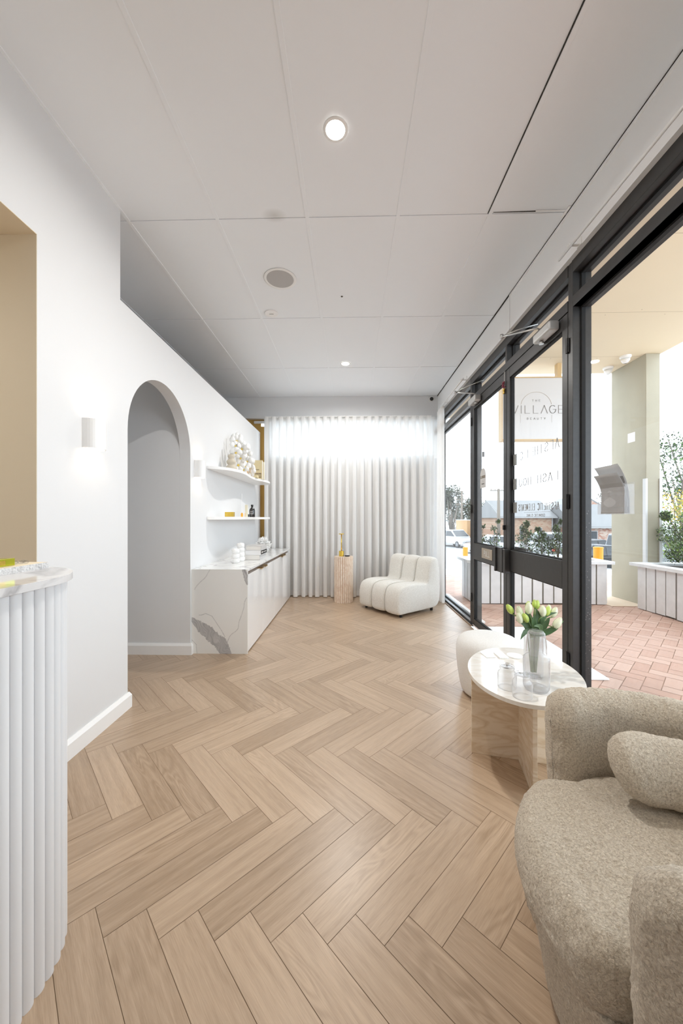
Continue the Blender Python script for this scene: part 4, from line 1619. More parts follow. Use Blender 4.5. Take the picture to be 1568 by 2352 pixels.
# tulips
vs = thing('glass_vase', 'clear straight glass vase holding the tulips on the stone table', 'vase', (.893, 1.79, TZ))
MB().lathe([(0, .002), (.040, .002), (.043, .008), (.043, .205), (.0445, .207), (.0405, .207), (.040, .012), (0, .010)], (.893, 1.79, TZ), 40).build('vase_body', M['cglass'], vs, smooth=True)
tl = thing('tulip_bunch', 'bunch of pale green-white tulips with dark leaves in the glass vase', 'flowers', (.893, 1.79, TZ + .012))
VB = Vector((.893, 1.79, TZ + .02))


def tulip(px_, pz, dy, s, lean, green):
    """head centre offset from vase axis at lateral px_, height pz"""
    s *= 1.26
    c = Vector((.893 + px_, 1.79 + dy, pz))
    mid = Vector((.893 + px_ * .25, 1.79 + dy * .25, TZ + .21))
    st_ = MB().tube([VB + Vector((px_ * .1, dy * .1, 0)), mid, (mid + c) / 2 + Vector((-px_ * .06, 0, .015)), c - Vector((lean * s * .5, 0, s * .9))], .0032, 6).build('stem', M['stem'], tl, smooth=True)
    mtx = Matrix.Translation(c) @ Matrix.Rotation(lean, 4, 'Y')
    m_ = MB()
    # six overlapping petals
    for k in range(6):
        a0 = k * math.pi / 3
        rr_ = s * (.66 if k % 2 == 0 else .60)
        rows2 = []
        for i in range(8):
            v = i / 7
            rad = rr_ * (math.sin(math.pi * min(1, .12 + v * .80)) ** .6) * (1 - .38 * v ** 3)
            half = .64 * (math.sin(math.pi * (.10 + .86 * v)) ** .55)
            row = []
            for j in range(5):
                a = a0 + half * (j - 2) / 2
                rj = rad * (1 - .03 * abs(j - 2))
                row.append(m_.bm.verts.new(mtx @ Vector((rj * math.cos(a), rj * math.sin(a), s * (-1 + 2.0 * v)))))
            rows2.append(row)
        for i in range(7):
            for j in range(4):
                m_.bm.faces.new((rows2[i][j], rows2[i][j + 1], rows2[i + 1][j + 1], rows2[i + 1][j]))
    m_.build('tulip_head', M['tulip_green'] if green else M['tulip'], tl, smooth=True, solid=.0008)


for args in ((-.107, .823, .02, .020, -.55, True), (-.068, .817, .0, .021, -.3, False), (-.082, .792, -.03, .020, -.25, False), (-.056, .795, -.035, .018, -.45, True),
             (-.028, .835, -.01, .022, .05, False), (-.006, .832, .04, .019, .05, True), (.034, .824, -.02, .021, .0, False), (.042, .838, .05, .018, .15, True),
             (.030, .842, .05, .016, -.1, True), (.072, .816, .01, .019, .3, True), (.094, .818, .04, .018, .15, False), (.116, .806, .03, .021, .45, False), (.088, .776, -.05, .023, .6, False)):
    tulip(*args)


def blade(pts, w, name='leaf'):
    m_ = MB()
    P_ = [Vector(p) for p in pts]
    n = len(P_)
    rows2 = []
    for i, p in enumerate(P_):
        d_ = (P_[min(n - 1, i + 1)] - P_[max(0, i - 1)]).normalized()
        s_ = d_.cross(Vector((0, -1, 0.25))).normalized()
        u = i / (n - 1)
        ww = w * (math.sin(math.pi * (.12 + .88 * u)) ** .7) if u < 1 else .0004
        dn_ = d_.cross(s_).normalized()
        rows2.append([m_.bm.verts.new(p - s_ * ww), m_.bm.verts.new(p + dn_ * ww * .3), m_.bm.verts.new(p + s_ * ww)])
    for a, b in zip(rows2[:-1], rows2[1:]):
        for j in range(2):
            m_.bm.faces.new((a[j], a[j + 1], b[j + 1], b[j]))
    return m_.build(name, M['tulip_leaf'], tl, smooth=True, solid=.0012, subsurf=1)


b0 = Vector((.893, 1.775, TZ + .20))
for pts in (
    [b0, b0 + Vector((-.03, -.01, .035)), b0 + Vector((-.06, -.02, .03)), b0 + Vector((-.085, -.03, -.01))],
    [b0, b0 + Vector((-.03, -.01, .04)), b0 + Vector((-.06, -.01, .07)), b0 + Vector((-.095, .0, .078))],
    [b0, b0 + Vector((-.01, .01, .06)), b0 + Vector((-.03, .02, .11)), b0 + Vector((-.035, .02, .15))],
    [b0, b0 + Vector((.015, -.03, .04)), b0 + Vector((.0, -.05, .07)), b0 + Vector((-.04, -.06, .065))],
    [b0, b0 + Vector((.03, -.02, .02)), b0 + Vector((.08, -.03, .045)), b0 + Vector((.12, -.03, .085))],
    [b0, b0 + Vector((.02, .01, .06)), b0 + Vector((.05, .02, .10)), b0 + Vector((.12, .02, .11))],
    [b0, b0 + Vector((.01, .0, .05)), b0 + Vector((.02, .0, .10)), b0 + Vector((.0, .0, .14))],
    [b0, b0 + Vector((.03, .01, .06)), b0 + Vector((.05, .02, .10)), b0 + Vector((.055, .03, .14))],
    [b0, b0 + Vector((-.02, .01, .05)), b0 + Vector((-.045, .02, .09)), b0 + Vector((-.06, .02, .10))],
    [b0, b0 + Vector((.02, -.015, .03)), b0 + Vector((.045, -.02, .07)), b0 + Vector((.06, -.02, .10))],
    [b0, b0 + Vector((-.01, -.02, .04)), b0 + Vector((-.02, -.02, .08)), b0 + Vector((-.012, -.02, .11))],
):
    blade(pts, .017)

# ================================================================== SHEEPSKIN TUB CHAIR
SCN = Vector((.86, .90))
sofa = thing('sheepskin_chair', 'cream sheepskin tub armchair with curved back, front right', 'armchair', (.86, .90, 0))
A_FAR, A_NEAR = math.radians(112), math.radians(213.5)  # open front spans between these


def open_amt(a):
    """1 in the open front, 0 around the back"""
    mid = (A_FAR + A_NEAR) / 2
    half = (A_NEAR - A_FAR) / 2
    d_ = abs((a - mid + math.pi) % (2 * math.pi) - math.pi)
    t_ = (half + .02 - d_) / .28
    return max(0, min(1, t_))


def round_mesh(profile, name, dsp, sub=0, n=200, m=None):
    """profile list of (r_front, r_back, z)"""
    q = MB()
    rings = []
    for (rf, rb, z) in profile:
        ring = []
        for i in range(n):
            a = 2 * math.pi * i / n
            k = open_amt(a)
            k = k * k * (3 - 2 * k)
            r_ = rb + (rf - rb) * k
            ring.append(q.bm.verts.new((SCN.x + r_ * math.cos(a), SCN.y + r_ * math.sin(a), z)))
        rings.append(ring)
    for a, b in zip(rings[:-1], rings[1:]):
        for i in range(n):
            j = (i + 1) % n
            q.bm.faces.new((a[i], a[j], b[j], b[i]))
    q.bm.faces.new(rings[0])
    q.bm.faces.new(rings[-1])
    return q.build(name, m or M['sofa'], sofa, smooth=True, disp=dsp)


def interp_profile(keys, step):
    out = []
    for (a, b) in zip(keys[:-1], keys[1:]):
        L_ = math.hypot(a[0] - b[0], a[2] - b[2])
        n = max(1, int(L_ / step))
        for i in range(n):
            t_ = i / n
            out.append(tuple(a[c] + (b[c] - a[c]) * t_ for c in range(3)))
    out.append(keys[-1])
    return out


seat_keys = [(.33, .30, .235), (.385, .32, .245), (.405, .335, .275), (.416, .345, .32), (.415, .35, .355)]
for i in range(1, 9):
    a = math.pi / 2 * i / 8
    seat_keys.append((.355 + .06 * math.cos(a), .30 + .05 * math.cos(a), .355 + .062 * math.sin(a)))
seat_keys += [(.30, .27, .4195), (.2, .2, .424), (.1, .1, .428), (.01, .01, .429)]
DSP = [(.05, .008, 1), (.015, .007, 2), (.007, .003, 0)]
round_mesh(interp_profile(seat_keys, .006), 'seat', DSP, n=420)
base_keys = [(.335, .33, .012), (.345, .345, .03), (.36, .36, .12), (.385, .385, .24), (.385, .385, .262)]
round_mesh(interp_profile(base_keys, .008), 'base', [(.022, .007, 2)], n=300)

q = MB()
a0, a1 = A_FAR, A_NEAR - 2 * math.pi   # sweep clockwise from the far end around the back to the near end
RM = .405
NA = 420
TOP, BOT, TH = .655, .03, .062
arc_len = abs(a0 - a1) * RM
rings = []
CR = .085
uu = [TH * (1 - math.cos(math.pi / 2 * i / 14)) / arc_len for i in range(14)]
uu = uu + [TH / arc_len + (1 - 2 * TH / arc_len) * i / NA for i in range(NA + 1)] + [1 - q_ for q_ in reversed(uu)]
for u in uu:
    a = a0 + (a1 - a0) * u
    s = min(u, 1 - u) * arc_len
    kt = 1.0
    if s < TH:
        kt = math.sqrt(max(0.0, 1 - ((TH - s) / TH) ** 2))
    kt = max(kt, .03)
    tp = TOP + .032 * max(0, (u - .6) / .4)
    top = tp
    if s < CR:
        top = tp - CR * (1 - math.sqrt(max(0, 1 - ((CR - s) / CR) ** 2)))
    ring = []
    prof2 = []
    # cross section (offset, z), from inner bottom up over the top to the outer bottom
    NZs = 46
    for k in range(NZs + 1):
        prof2.append((-TH, BOT + (top - TH - BOT) * k / NZs))
    for k in range(1, 14):
        b = math.pi * k / 14
        prof2.append((-TH * math.cos(b), top - TH + TH * math.sin(b)))
    for k in range(NZs + 1):
        prof2.append((TH, top - TH - (top - TH - BOT) * k / NZs))
    for (of, z) in prof2:
        lean = .02 * max(0, (z - .3) / .35)
        tap = -.045 * max(0, (.35 - z) / .35)
        rr_ = RM + of * kt + lean + tap
        ring.append(q.bm.verts.new((SCN.x + rr_ * math.cos(a), SCN.y + rr_ * math.sin(a), z)))
    rings.append(ring)
nR = len(rings[0])
for a, b in zip(rings[:-1], rings[1:]):
    for i in range(nR - 1):
        q.bm.faces.new((a[i], a[i + 1], b[i + 1], b[i]))
    q.bm.faces.new((a[nR - 1], a[0], b[0], b[nR - 1]))
q.bm.faces.new(rings[0])
q.bm.faces.new(rings[-1])
q.build('backrest', M['sofa'], sofa, smooth=True, disp=DSP)

# bolster cushion leaning against the back
q = MB()
pa = [Vector((.775, 1.085, .545)), Vector((.90, 1.10, .525)), Vector((1.02, 1.06, .515)), Vector((1.10, .96, .515)), Vector((1.13, .85, .515))]
ctlp = closed_cr([(0, 0)] * 4, 1)
N1 = 150
rings = []
for i in range(N1 + 1):
    u = i / N1
    s = u * (len(pa) - 1)
    k = min(int(s), len(pa) - 2)
    f_ = s - k
    p0, p1, p2, p3 = pa[max(0, k - 1)], pa[k], pa[k + 1], pa[min(len(pa) - 1, k + 2)]
    c = .5 * ((2 * p1) + (p2 - p0) * f_ + (2 * p0 - 5 * p1 + 4 * p2 - p3) * f_ ** 2 + (3 * p1 - 3 * p2 + p3 - p0) * f_ ** 3)
    d_ = ((p2 - p0) * (1 - f_) + (p3 - p1) * f_ if 0 < k < len(pa) - 2 else (p2 - p0) * (1 - f_) + (p3 - p1) * f_).normalized()
    side = Vector((d_.y, -d_.x, 0)).normalized()
    up = Vector((0, 0, 1)) * .93 - side * .30
    e = min(u, 1 - u) / .20
    kk = math.sqrt(max(0, 1 - (1 - min(1, e)) ** 2)) if e < 1 else 1
    kk = max(kk, .02)
    pin = 1 + .012 * math.sin(u * 34)
    ring = []
    for j in range(72):
        b = 2 * math.pi * j / 72
        ring.append(q.bm.verts.new(c + side * (.062 * kk * math.cos(b)) + up * (.092 * kk * pin * math.sin(b))))
    rings.append(ring)
for a, b in zip(rings[:-1], rings[1:]):
    for i in range(72):
        j = (i + 1) % 72
        q.bm.faces.new((a[i], a[j], b[j], b[i]))
q.bm.faces.new(rings[0])
q.bm.faces.new(rings[-1])
tag(q.build('bolster_cushion', M['sofa'], smooth=True, disp=[(.015, .006, 2)]), 'plump cream sheepskin cushion on the tub armchair seat', 'cushion')

# ================================================================== RECEPTION COUNTER
ctr = thing('reception_counter', 'white fluted reception counter with rounded marble top, front left', 'counter', (-1.075, .5, 0))
CC = Vector((-1.075, .955))


def stadium(R_, n_arc=48, y_near=-1.6):
    pts = [(CC.x + R_, y_near)]
    for i in range(n_arc + 1):
        a = math.pi * i / n_arc
        pts.append((CC.x + R_ * math.cos(a), CC.y + R_ * math.sin(a)))
    pts.append((CC.x - R_, y_near))
    return pts


MB().prism(stadium(.262), 1.0845, 1.105).build('marble_top', M['marble_top'], ctr, bevel=0.003)
# fluted skin: row of half rounds along the straight then round the end
R_b = .236
pitch = .0345
m_ = MB()
straight = CC.y + 1.6
arc = math.pi * R_b
total = straight + arc
path = []
NS = 16
nfl = int(total / pitch)
for k in range(nfl):
    for j in range(NS):
        s = (k + j / NS) * pitch
        bul = .0125 * math.sqrt(max(0, 1 - (2 * j / NS - 1) ** 2))
        # s measured from the far-left end of the arc back to the near side
        if s < arc:
            a = math.pi - s / R_b
            path.append((CC.x + (R_b + bul) * math.cos(a), CC.y + (R_b + bul) * math.sin(a)))
        else:
            path.append((CC.x + R_b + bul, CC.y - (s - arc)))
path += [(CC.x + R_b, -1.6), (CC.x - R_b, -1.6)]
m_.prism(path, 0.0, 1.0843)
m_.build('fluted_front', mat('counter_paint', (0.76, 0.765, 0.775), 0.4), ctr)
# things on the counter
tr_ = thing('stone_tray', 'rough-edged white stone slab lying on the reception counter', 'tray', (-1.10, .98, 1.105))
rng = random.Random(9)
edge = []
for i in range(46):
    y = .72 + .46 * i / 45
    edge.append((-.999 + rng.uniform(-.003, .003), y))
for i in range(14):
    edge.append((-1.004 - .15 * i / 13, 1.182 + rng.uniform(-.003, .003)))
edge += [(-1.16, .72)]
MB().prism(edge, 1.1052, 1.1245).build('slab', M['roughstone'], tr_)
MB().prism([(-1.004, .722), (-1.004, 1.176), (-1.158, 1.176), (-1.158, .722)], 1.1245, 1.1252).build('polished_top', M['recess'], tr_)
t = thing('foil_box', 'shiny lime-gold box on the stone slab on the counter', 'box', (-1.06, .98, 1.1252))
MB().box(-1.10, .86, 1.1253, -1.031, 1.092, 1.1475).build('box_body', M['lime'], t, bevel=0.0015)
MB().box(-1.0308, .88, 1.130, -1.0302, 1.06, 1.143).build('box_print', M['gold'], t)
t = thing('display_card', 'small white card behind the lime-gold box on the counter', 'card', (-1.115, 1.02, 1.1252))
MB().box(-1.112, .93, 1.1253, -1.108, 1.072, 1.166).build('card', M['whitebook'], t)
text_mesh('card_lettering', 'L', (-1.1075, 1.058, 1.146), (0, 1, 0), (0, 0, 1), .009, .003, .004, .001, .001, M['ink'], t)
m_ = MB()
for k in range(5):
    c_ = Vector((-1.05 + rng.uniform(-.01, .01), 1.11 + .010 * k, 1.1253))
    m_.lathe([(0, 0), (.006, 0), (.009, .004), (.005, .010), (0, .011)], tuple(c_), 6)
tag(m_.build('crystal_cluster', M['crystal']), 'small clear crystals on the stone slab beside the foil box', 'crystal')

# ================================================================== THINGS HANGING ON THE GLASS
t = thing('closed_sign', 'small grey arched CLOSED sign hanging on the far door glass', 'sign', (1.462, 4.03, 1.60))
xs_ = 1.4615
poly = [(3.948, 1.604), (4.108, 1.604), (4.108, 1.74)]
for i in range(1, 16):
    a = math.pi * i / 16
    poly.append((4.028 + .08 * math.cos(a), 1.74 + .08 * math.sin(a)))
poly.append((3.948, 1.74))
MB().prism(poly, xs_ - .003, xs_, 'yz').build('sign_board', M['greybook'], t)
text_mesh('sign_lettering', 'CLOSED', (xs_ - .0032, 4.098, 1.712), (0, -1, 0), (0, 0, 1), .024, .017, .007, .004, .004, M['inkbrown'], t)
MB().tube([(xs_ - .003, 4.028 + .022 * math.cos(a * math.pi / 10), 1.662 + .022 * math.sin(a * math.pi / 10)) for a in range(11)], .0012, 5).build('sign_arch_mark', M['inkgrey'], t)
text_mesh('sign_lettering', 'VILLAGE', (xs_ - .0032, 4.062, 1.642), (0, -1, 0), (0, 0, 1), .012, .0085, .0035, .0018, .0018, M['inkgrey'], t)
MB().tube([(xs_, 4.06, 1.81), (xs_, 4.03, 1.955), (xs_, 4.0, 1.81)], .001, 4).build('sign_cord', M['steel'], t)
MB().box(xs_ - .01, 4.022, 1.945, xs_ + .012, 4.036, 2.0).build('sign_hook', M['frame_light'], t)

t = thing('hanging_charm', 'small red and gold beaded charm hanging at the top of the door', 'charm', (1.443, 3.436, 2.44))
MB().tube([(1.444, 3.436, 2.645), (1.443, 3.434, 2.55)], .003, 5).build('ribbon', M['white'], t)
m_ = MB()
rng = random.Random(3)
for k in range(14):
    c_ = (1.438 + rng.uniform(-.008, .006), 3.436 + rng.uniform(-.015, .015), 2.50 + rng.uniform(-.01, .05))
    m_.lathe([(0, -.008), (.007, -.004), (.007, .004), (0, .008)], c_, 8)
m_.build('red_beads', mat('dark_red_bead', (.25, .03, .06), .4), t, smooth=True)
m_ = MB()
for k in range(10):
    c_ = (1.438 + rng.uniform(-.008, .006), 3.436 + rng.uniform(-.013, .013), 2.462 + rng.uniform(-.02, .02))
    m_.lathe([(0, -.008), (.008, -.004), (.008, .004), (0, .008)], c_, 8)
m_.build('gold_beads', M['gold'], t, smooth=True)

# brochure holder on the near window
t = thing('brochure_holder', 'clear acrylic brochure holder stuck on the near window', 'holder', (1.49, 2.06, 1.29))
hy0, hy1 = 1.962, 2.172
m_ = MB()
m_.box(1.455, hy0, 1.292, 1.457, hy1, 1.440)
m_.box(1.506, hy0, 1.292, 1.5085, hy1, 1.462)
m_.box(1.457, hy0, 1.292, 1.506, hy0 + .002, 1.452).box(1.457, hy1 - .002, 1.292, 1.506, hy1, 1.452)
m_.box(1.457, hy0 + .002, 1.292, 1.506, hy1 - .002, 1.295)
m_.build('acrylic_box', M['acrylic'], t)


def brochure(x, lean, z1, label, curl):
    b = thing('brochure', label, 'brochure', (x, 2.07, 1.2955), 'brochures in the window holder')
    m_ = MB()
    m_.grid(lambda u, v: Vector((x + lean * v + curl * v ** 3, 1.975 + .185 * u - .0 * v, 1.296 + (z1 - 1.296) * v)), 4, 14)
    m_.build('sheet', M['brochure'], b, smooth=True, solid=.0015)
    m_ = MB()
    m_.grid(lambda u, v: Vector((x - .0022 + lean * (.05 + .12 * v), 1.985 + .165 * u, 1.302 + .030 * v)), 2, 2)
    m_.grid(lambda u, v: Vector((x - .0022 + lean * (.62 + .14 * v) + curl * (.62 + .14 * v) ** 3, 1.985 + .165 * u, 1.296 + (z1 - 1.296) * (.62 + .14 * v))), 2, 2)
    m_.build('print_band', M['brochure_dark'], b)
    m_ = MB()
    m_.grid(lambda u, v: Vector((x - .0024 + lean * (.2 + .4 * v) + curl * (.2 + .4 * v) ** 3, 2.09 + .05 * math.cos(u * 6.283) * math.sin(v * math.pi), 1.296 + (z1 - 1.296) * (.2 + .4 * v))), 16, 8)
    m_.build('print_arch', M['brochure_light'], b)


brochure(1.468, .004, 1.452, 'front grey brochure standing straight in the acrylic holder', 0)
brochure(1.480, .0, 1.515, 'middle brochure curling forward above the acrylic holder', -.055)
brochure(1.494, .0, 1.562, 'rear brochure, tallest and curling forward over the others', -.065)

# ================================================================== OUTSIDE
pv = herringbone('pavement', M['paver'], M['mortar'], .11, .22, 2.528, 3.435, 1.57, 7.0, -2.6, 8.2, -0.002, .006)
struct(pv)
mb = MB()
mb.box(1.57, 2.89, 0.0, 2.03, 4.25, .013)
tag(mb.build('door_ramp', M['white'], bevel=0.003), 'low white threshold ramp outside the glass doors', 'ramp')
# canopy soffit
SZ = 3.64
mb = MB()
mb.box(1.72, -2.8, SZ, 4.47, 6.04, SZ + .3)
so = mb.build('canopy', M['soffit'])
struct(so)
m_ = MB()
for y in (.76, 1.92, 3.08, 4.25, 5.41):
    m_.box(1.72, y - .002, SZ - .0008, 4.47, y + .002, SZ + .001)
for y in (.76, 1.92, 3.08, 4.25, 5.41):
    for k in range(8):
        m_.lathe([(0, -.001), (.006, -.001), (.006, 0), (0, 0)], (1.95 + k * .34, y + (.05 if k % 2 else -.05), SZ), 6)
m_.build('soffit_joint', mat('soffit_joint_brown', (.42, .33, .22), .8), so)
# column
mb = MB()
mb.box(4.25, 5.32, 0, 4.45, 6.01, SZ)
colm = mb.build('column', M['column'], bevel=.006)
struct(colm)
MB().box(4.235, 5.305, 0, 4.262, 5.36, 1.84).box(4.43, 5.305, 0, 4.47, 5.36, 1.84).build('corner_guard', mat('corner_guard_white', (0.60, 0.60, 0.60), 0.4), colm)
MB().box(4.2485, 5.52, 2.42, 4.2495, 5.66, 2.56).build('notice', M['whitebook'], colm)
for (x, y, lb_) in ((4.02, 5.40, 'white dome camera under the canopy nearer the column front'), (4.05, 5.80, 'white dome camera under the canopy at the far edge')):
    t = thing('outdoor_camera', lb_, 'camera', (x, y, SZ), 'white dome cameras under the canopy')
    MB().lathe([(0, -.035), (.06, -.035), (.072, -.02), (.072, 0), (0, 0)], (x, y, SZ), 28).build('camera_mount', M['white'], t, smooth=False)
    mt_ = Matrix.Translation((x, y, SZ - .05)) @ Matrix.Rotation(.5, 4, 'X') @ Matrix.Rotation(-.3, 4, 'Y')
    MB().lathe([(0, -.055), (.035, -.045), (.055, -.015), (.055, .02), (0, .02)], (0, 0, 0), 28, mtx=mt_).build('camera_shell', M['white'], t, smooth=True)
    MB().lathe([(0, -.062), (.026, -.052), (.034, -.040), (0, -.04)], (0, 0, 0), 24, mtx=mt_).build('camera_lens', M['carglass'], t, smooth=True)

# hanging sign
t = thing('hanging_sign', 'large grey-white hanging sign reading THE VILLAGE BEAUTY outside', 'sign', (2.85, 5.6, 2.47))
sx0, sx1, sz0, sz1, sy = 2.325, 3.375, 2.475, 3.41, 5.60
MB().box(sx0, sy, sz0, sx1, sy + .12, sz1).build('sign_face', M['signwhite'], t, bevel=.002)
m_ = MB()
m_.box(sx0 - .012, sy - .008, sz0 - .02, sx1 + .012, sy + .128, sz0).box(sx0 - .012, sy - .008, sz1, sx1 + .012, sy + .128, sz1 + .018)
m_.box(sx0 - .012, sy - .008, sz0, sx0, sy + .128, sz1).box(sx1, sy - .008, sz0, sx1 + .012, sy + .128, sz1)
m_.box(sx0 + .84, sy + .02, sz1 + .018, sx0 + .90, sy + .10, SZ).box(sx0 + .10, sy + .02, sz1 + .018, sx0 + .16, sy + .10, SZ)
m_.build('sign_frame', mat('ochre_sign_frame', (.60, .42, .20), .5), t)
fy_ = sy - .0012
text_mesh('sign_lettering', 'VILL^GE', (sx0 + .140, fy_, sz0 + .395), (1, 0, 0), (0, 0, 1), .118, .096, .030, .010, .006, M['inkgrey'], t)
text_mesh('sign_lettering', 'THE', (sx0 + .445, fy_, sz0 + .575), (1, 0, 0), (0, 0, 1), .028, .024, .027, .004, .004, M['inkgrey'], t)
text_mesh('sign_lettering', 'BEAUTY', (sx0 + .365, fy_, sz0 + .300), (1, 0, 0), (0, 0, 1), .028, .024, .028, .004, .004, M['inkgrey'], t)
cxs = sx0 + .508
MB().tube([(cxs + .235 * math.cos(math.radians(a)), fy_, sz0 + .485 + .235 * math.sin(math.radians(a))) for a in range(12, 169, 4)], .0025, 5).build('sign_arch', M['taupe'], t)
MB().box(cxs - .236, fy_ - .001, sz0 + .255, cxs - .233, fy_ + .001, sz0 + .375).box(cxs + .233, fy_ - .001, sz0 + .255, cxs + .236, fy_ + .001, sz0 + .375).build('sign_rule', M['greybook'], t)


# planters
def offset_poly(poly, d_):
    n = len(poly)
    out = []
    ar = sum(poly[i - 1][0] * poly[i][1] - poly[i][0] * poly[i - 1][1] for i in range(n))
    sgn = 1 if ar > 0 else -1
    for i in range(n):
        p0, p1, p2 = Vector(poly[i - 1]), Vector(poly[i]), Vector(poly[(i + 1) % n])
        e0, e1 = (p1 - p0).normalized(), (p2 - p1).normalized()
        n0, n1 = Vector((e0.y, -e0.x)) * sgn, Vector((e1.y, -e1.x)) * sgn
        b = (n0 + n1)
        b = b / b.length
        out.append(tuple(p1 + b * d_ / max(.3, b.dot(n0))))
    return out


def planter(poly, label, H=.60, bw=.155):
    t = thing('timber_planter', label, 'planter', (poly[0][0], poly[0][1], 0), 'white board planters outside')
    MB().prism(offset_poly(poly, -.012), .01, H - .01).build('planter_core', M['mould'], t)
    n = len(poly)
    m_ = MB()
    rng_ = random.Random(4)
    for i in range(n):
        a, b = Vector(poly[i]), Vector(poly[(i + 1) % n])
        L_ = (b - a).length
        k = max(1, round(L_ / bw))
        d_ = (b - a) / k
        u = d_.normalized()
        ar = sum(poly[j - 1][0] * poly[j][1] - poly[j][0] * poly[j - 1][1] for j in range(n))
        nn = Vector((u.y, -u.x)) * (1 if ar > 0 else -1)
        for j in range(k):
            p = a + d_ * j + u * .007
            q_ = a + d_ * (j + 1) - u * rng_.uniform(.007, .017)
            zb = rng_.uniform(.005, .025)
            m_.prism([tuple(p), tuple(q_), tuple(q_ - nn * .014), tuple(p - nn * .014)], zb, H)
    m_.build('board_cladding', M['board'], t)
    op, ip = offset_poly(poly, .065), offset_poly(poly, -.10)
    m_ = MB()
    for i in range(n):
        j = (i + 1) % n
        quadp = [op[i], op[j], ip[j], ip[i]]
        m_.prism(quadp, H, H + .042)
    m_.build('planter_cap', M['board'], t)
    MB().prism(offset_poly(poly, -.10), H - .02, H + .012).build('soil', M['soil'], t)
    return t


planter([(1.83, 6.0), (1.82, 5.53), (1.92, 5.42), (3.76, 5.40), (3.76, 6.0)], 'white board planter with angled corner outside the doors')
planter([(4.05, 5.22), (4.05, 2.3), (5.0, 2.3), (5.0, 5.22)], 'long white board planter on the right in front of the column')


def shrub(name, label, cat, base, clusters, mats_, n, leaf, seed, stems=True, group=None, stem_r=.01):
    """clusters: (x,y,z,r) blobs that hold leaves"""
    rng_ = random.Random(seed)
    t = thing(name, label, cat, base, group)
    bms = [MB() for _ in mats_]
    for k in range(n):
        cx_, cy_, cz_, r_ = rng_.choice(clusters)
        while True:
            v = Vector((rng_.uniform(-1, 1), rng_.uniform(-1, 1), rng_.uniform(-1, 1)))
            if .25 < v.length < 1:
                break
        p = Vector((cx_, cy_, cz_)) + v * r_
        m__ = bms[rng_.randrange(len(mats_))].bm
        rot = Matrix.Rotation(rng_.uniform(0, 6.28), 3, 'Z') @ Matrix.Rotation(rng_.uniform(-1.1, 1.1), 3, 'X')
        s = leaf * rng_.uniform(.6, 1.3)
        pts_ = [Vector((0, 0, 0)), Vector((s * .28, s * .45, s * .08)), Vector((0, s, 0)), Vector((-s * .28, s * .45, s * .08))]
        vs_ = [m__.verts.new(p + rot @ q_) for q_ in pts_]
        m__.faces.new((vs_[0], vs_[1], vs_[2]))
        m__.faces.new((vs_[0], vs_[2], vs_[3]))
    for i, (b_, mm_) in enumerate(zip(bms, mats_)):
        b_.build('foliage', mm_, t, recalc=False)
    if stems:
        m_ = MB()
        B_ = Vector(base)
        for (cx_, cy_, cz_, r_) in clusters:
            c_ = Vector((cx_, cy_, cz_))
            midp = (B_ + c_) / 2 + Vector((rng_.uniform(-1, 1) * r_ * .4, rng_.uniform(-1, 1) * r_ * .4, 0))
            m_.tube([B_ + Vector((0, 0, -.02)), midp, c_ + Vector((0, 0, r_ * .5))], [stem_r, stem_r * .7, stem_r * .35], 6)
        m_.build('branches', M['bark'], t, smooth=True)
    return t


# shrubs in the doors planter (top of soil .61)
SH = [(2.03, 5.72, .34, 'slender sprig of shrub at the left end of the planter', .09), (2.28, 5.72, .40, 'tall sprig of shrub second from the left in the planter', .10),
      (2.74, 5.72, .30, 'leafy dark shrub in the middle of the doors planter', .16), (3.00, 5.75, .24, 'low dark shrub right of middle in the doors planter', .14),
      (3.22, 5.70, .36, 'upright dark shrub near the right end of the doors planter', .13), (3.50, 5.72, .20, 'small shrub at the right end of the doors planter', .10)]
for i, (x, y, h, lb_, r_) in enumerate(SH):
    r_ *= 1.25
    cl = [(x + random.uniform(-.05, .05), y + random.uniform(-.05, .05), .65 + r_ + h * f_ * 1.05, r_ * g_) for f_, g_ in ((.02, 1.0), (.02, 1.0), (.25, .8), (.5, .5), (.8, .32), (1.05, .2))]
    shrub('planter_shrub', lb_, 'shrub', (x, y, .64), cl, [M['leaf_dark'], M['leaf']], 900 if r_ > .15 else 420, .042, 20 + i, group='shrubs in the doors planter', stem_r=.006)
# big bush in right planter
cl = [(4.55, 4.95, .87, .22), (4.75, 4.8, 1.0, .26), (4.45, 5.15, 1.05, .16), (4.80, 5.1, 1.28, .2), (4.62, 5.0, 1.20, .18), (4.36, 5.12, 1.30, .07), (4.9, 4.7, 1.2, .22), (4.40, 5.0, .79, .13), (4.85, 4.6, .90, .25)]
shrub('bush', 'dense green bush overflowing the right-hand planter', 'bush', (4.62, 4.9, .612), cl, [M['leaf_dark'], M['leaf'], M['leaf_lime']], 6500, .034, 40, stem_r=.012)

# ground that falls away to the street
mb = MB()
mb.prism([(8.2, -.004), (20, -1.60), (120, -1.60), (120, -1.8), (8.2, -1.8)], -40, 140, 'yz')
struct(mb.build('street', M['asphalt']))
mb = MB()
mb.prism([(8.0, .0), (10.6, -.2), (10.6, -.6), (8.0, -.6)], -6, 60, 'yz')
struct(mb.build('kerb_path', M['concrete']))
mb = MB()
mb.box(7.0, -2.6, -.3, 40, 8.2, -.01)
struct(mb.build('verge', M['concrete']))
mb = MB()
mb.box(1.57, -2.6, -.3, 7.0, 8.2, -.104)
struct(mb.build('pavement_base', M['concrete']))
mb = MB()
mb.box(3.76, 5.32, 0, 7.0, 6.4, .004)
struct(mb.build('column_footing', mat('tan_concrete', (.72, .58, .44), .8)))


def zg(y):
    return -.004 - 1.596 * min(1, max(0, (y - 8.2) / 11.8))


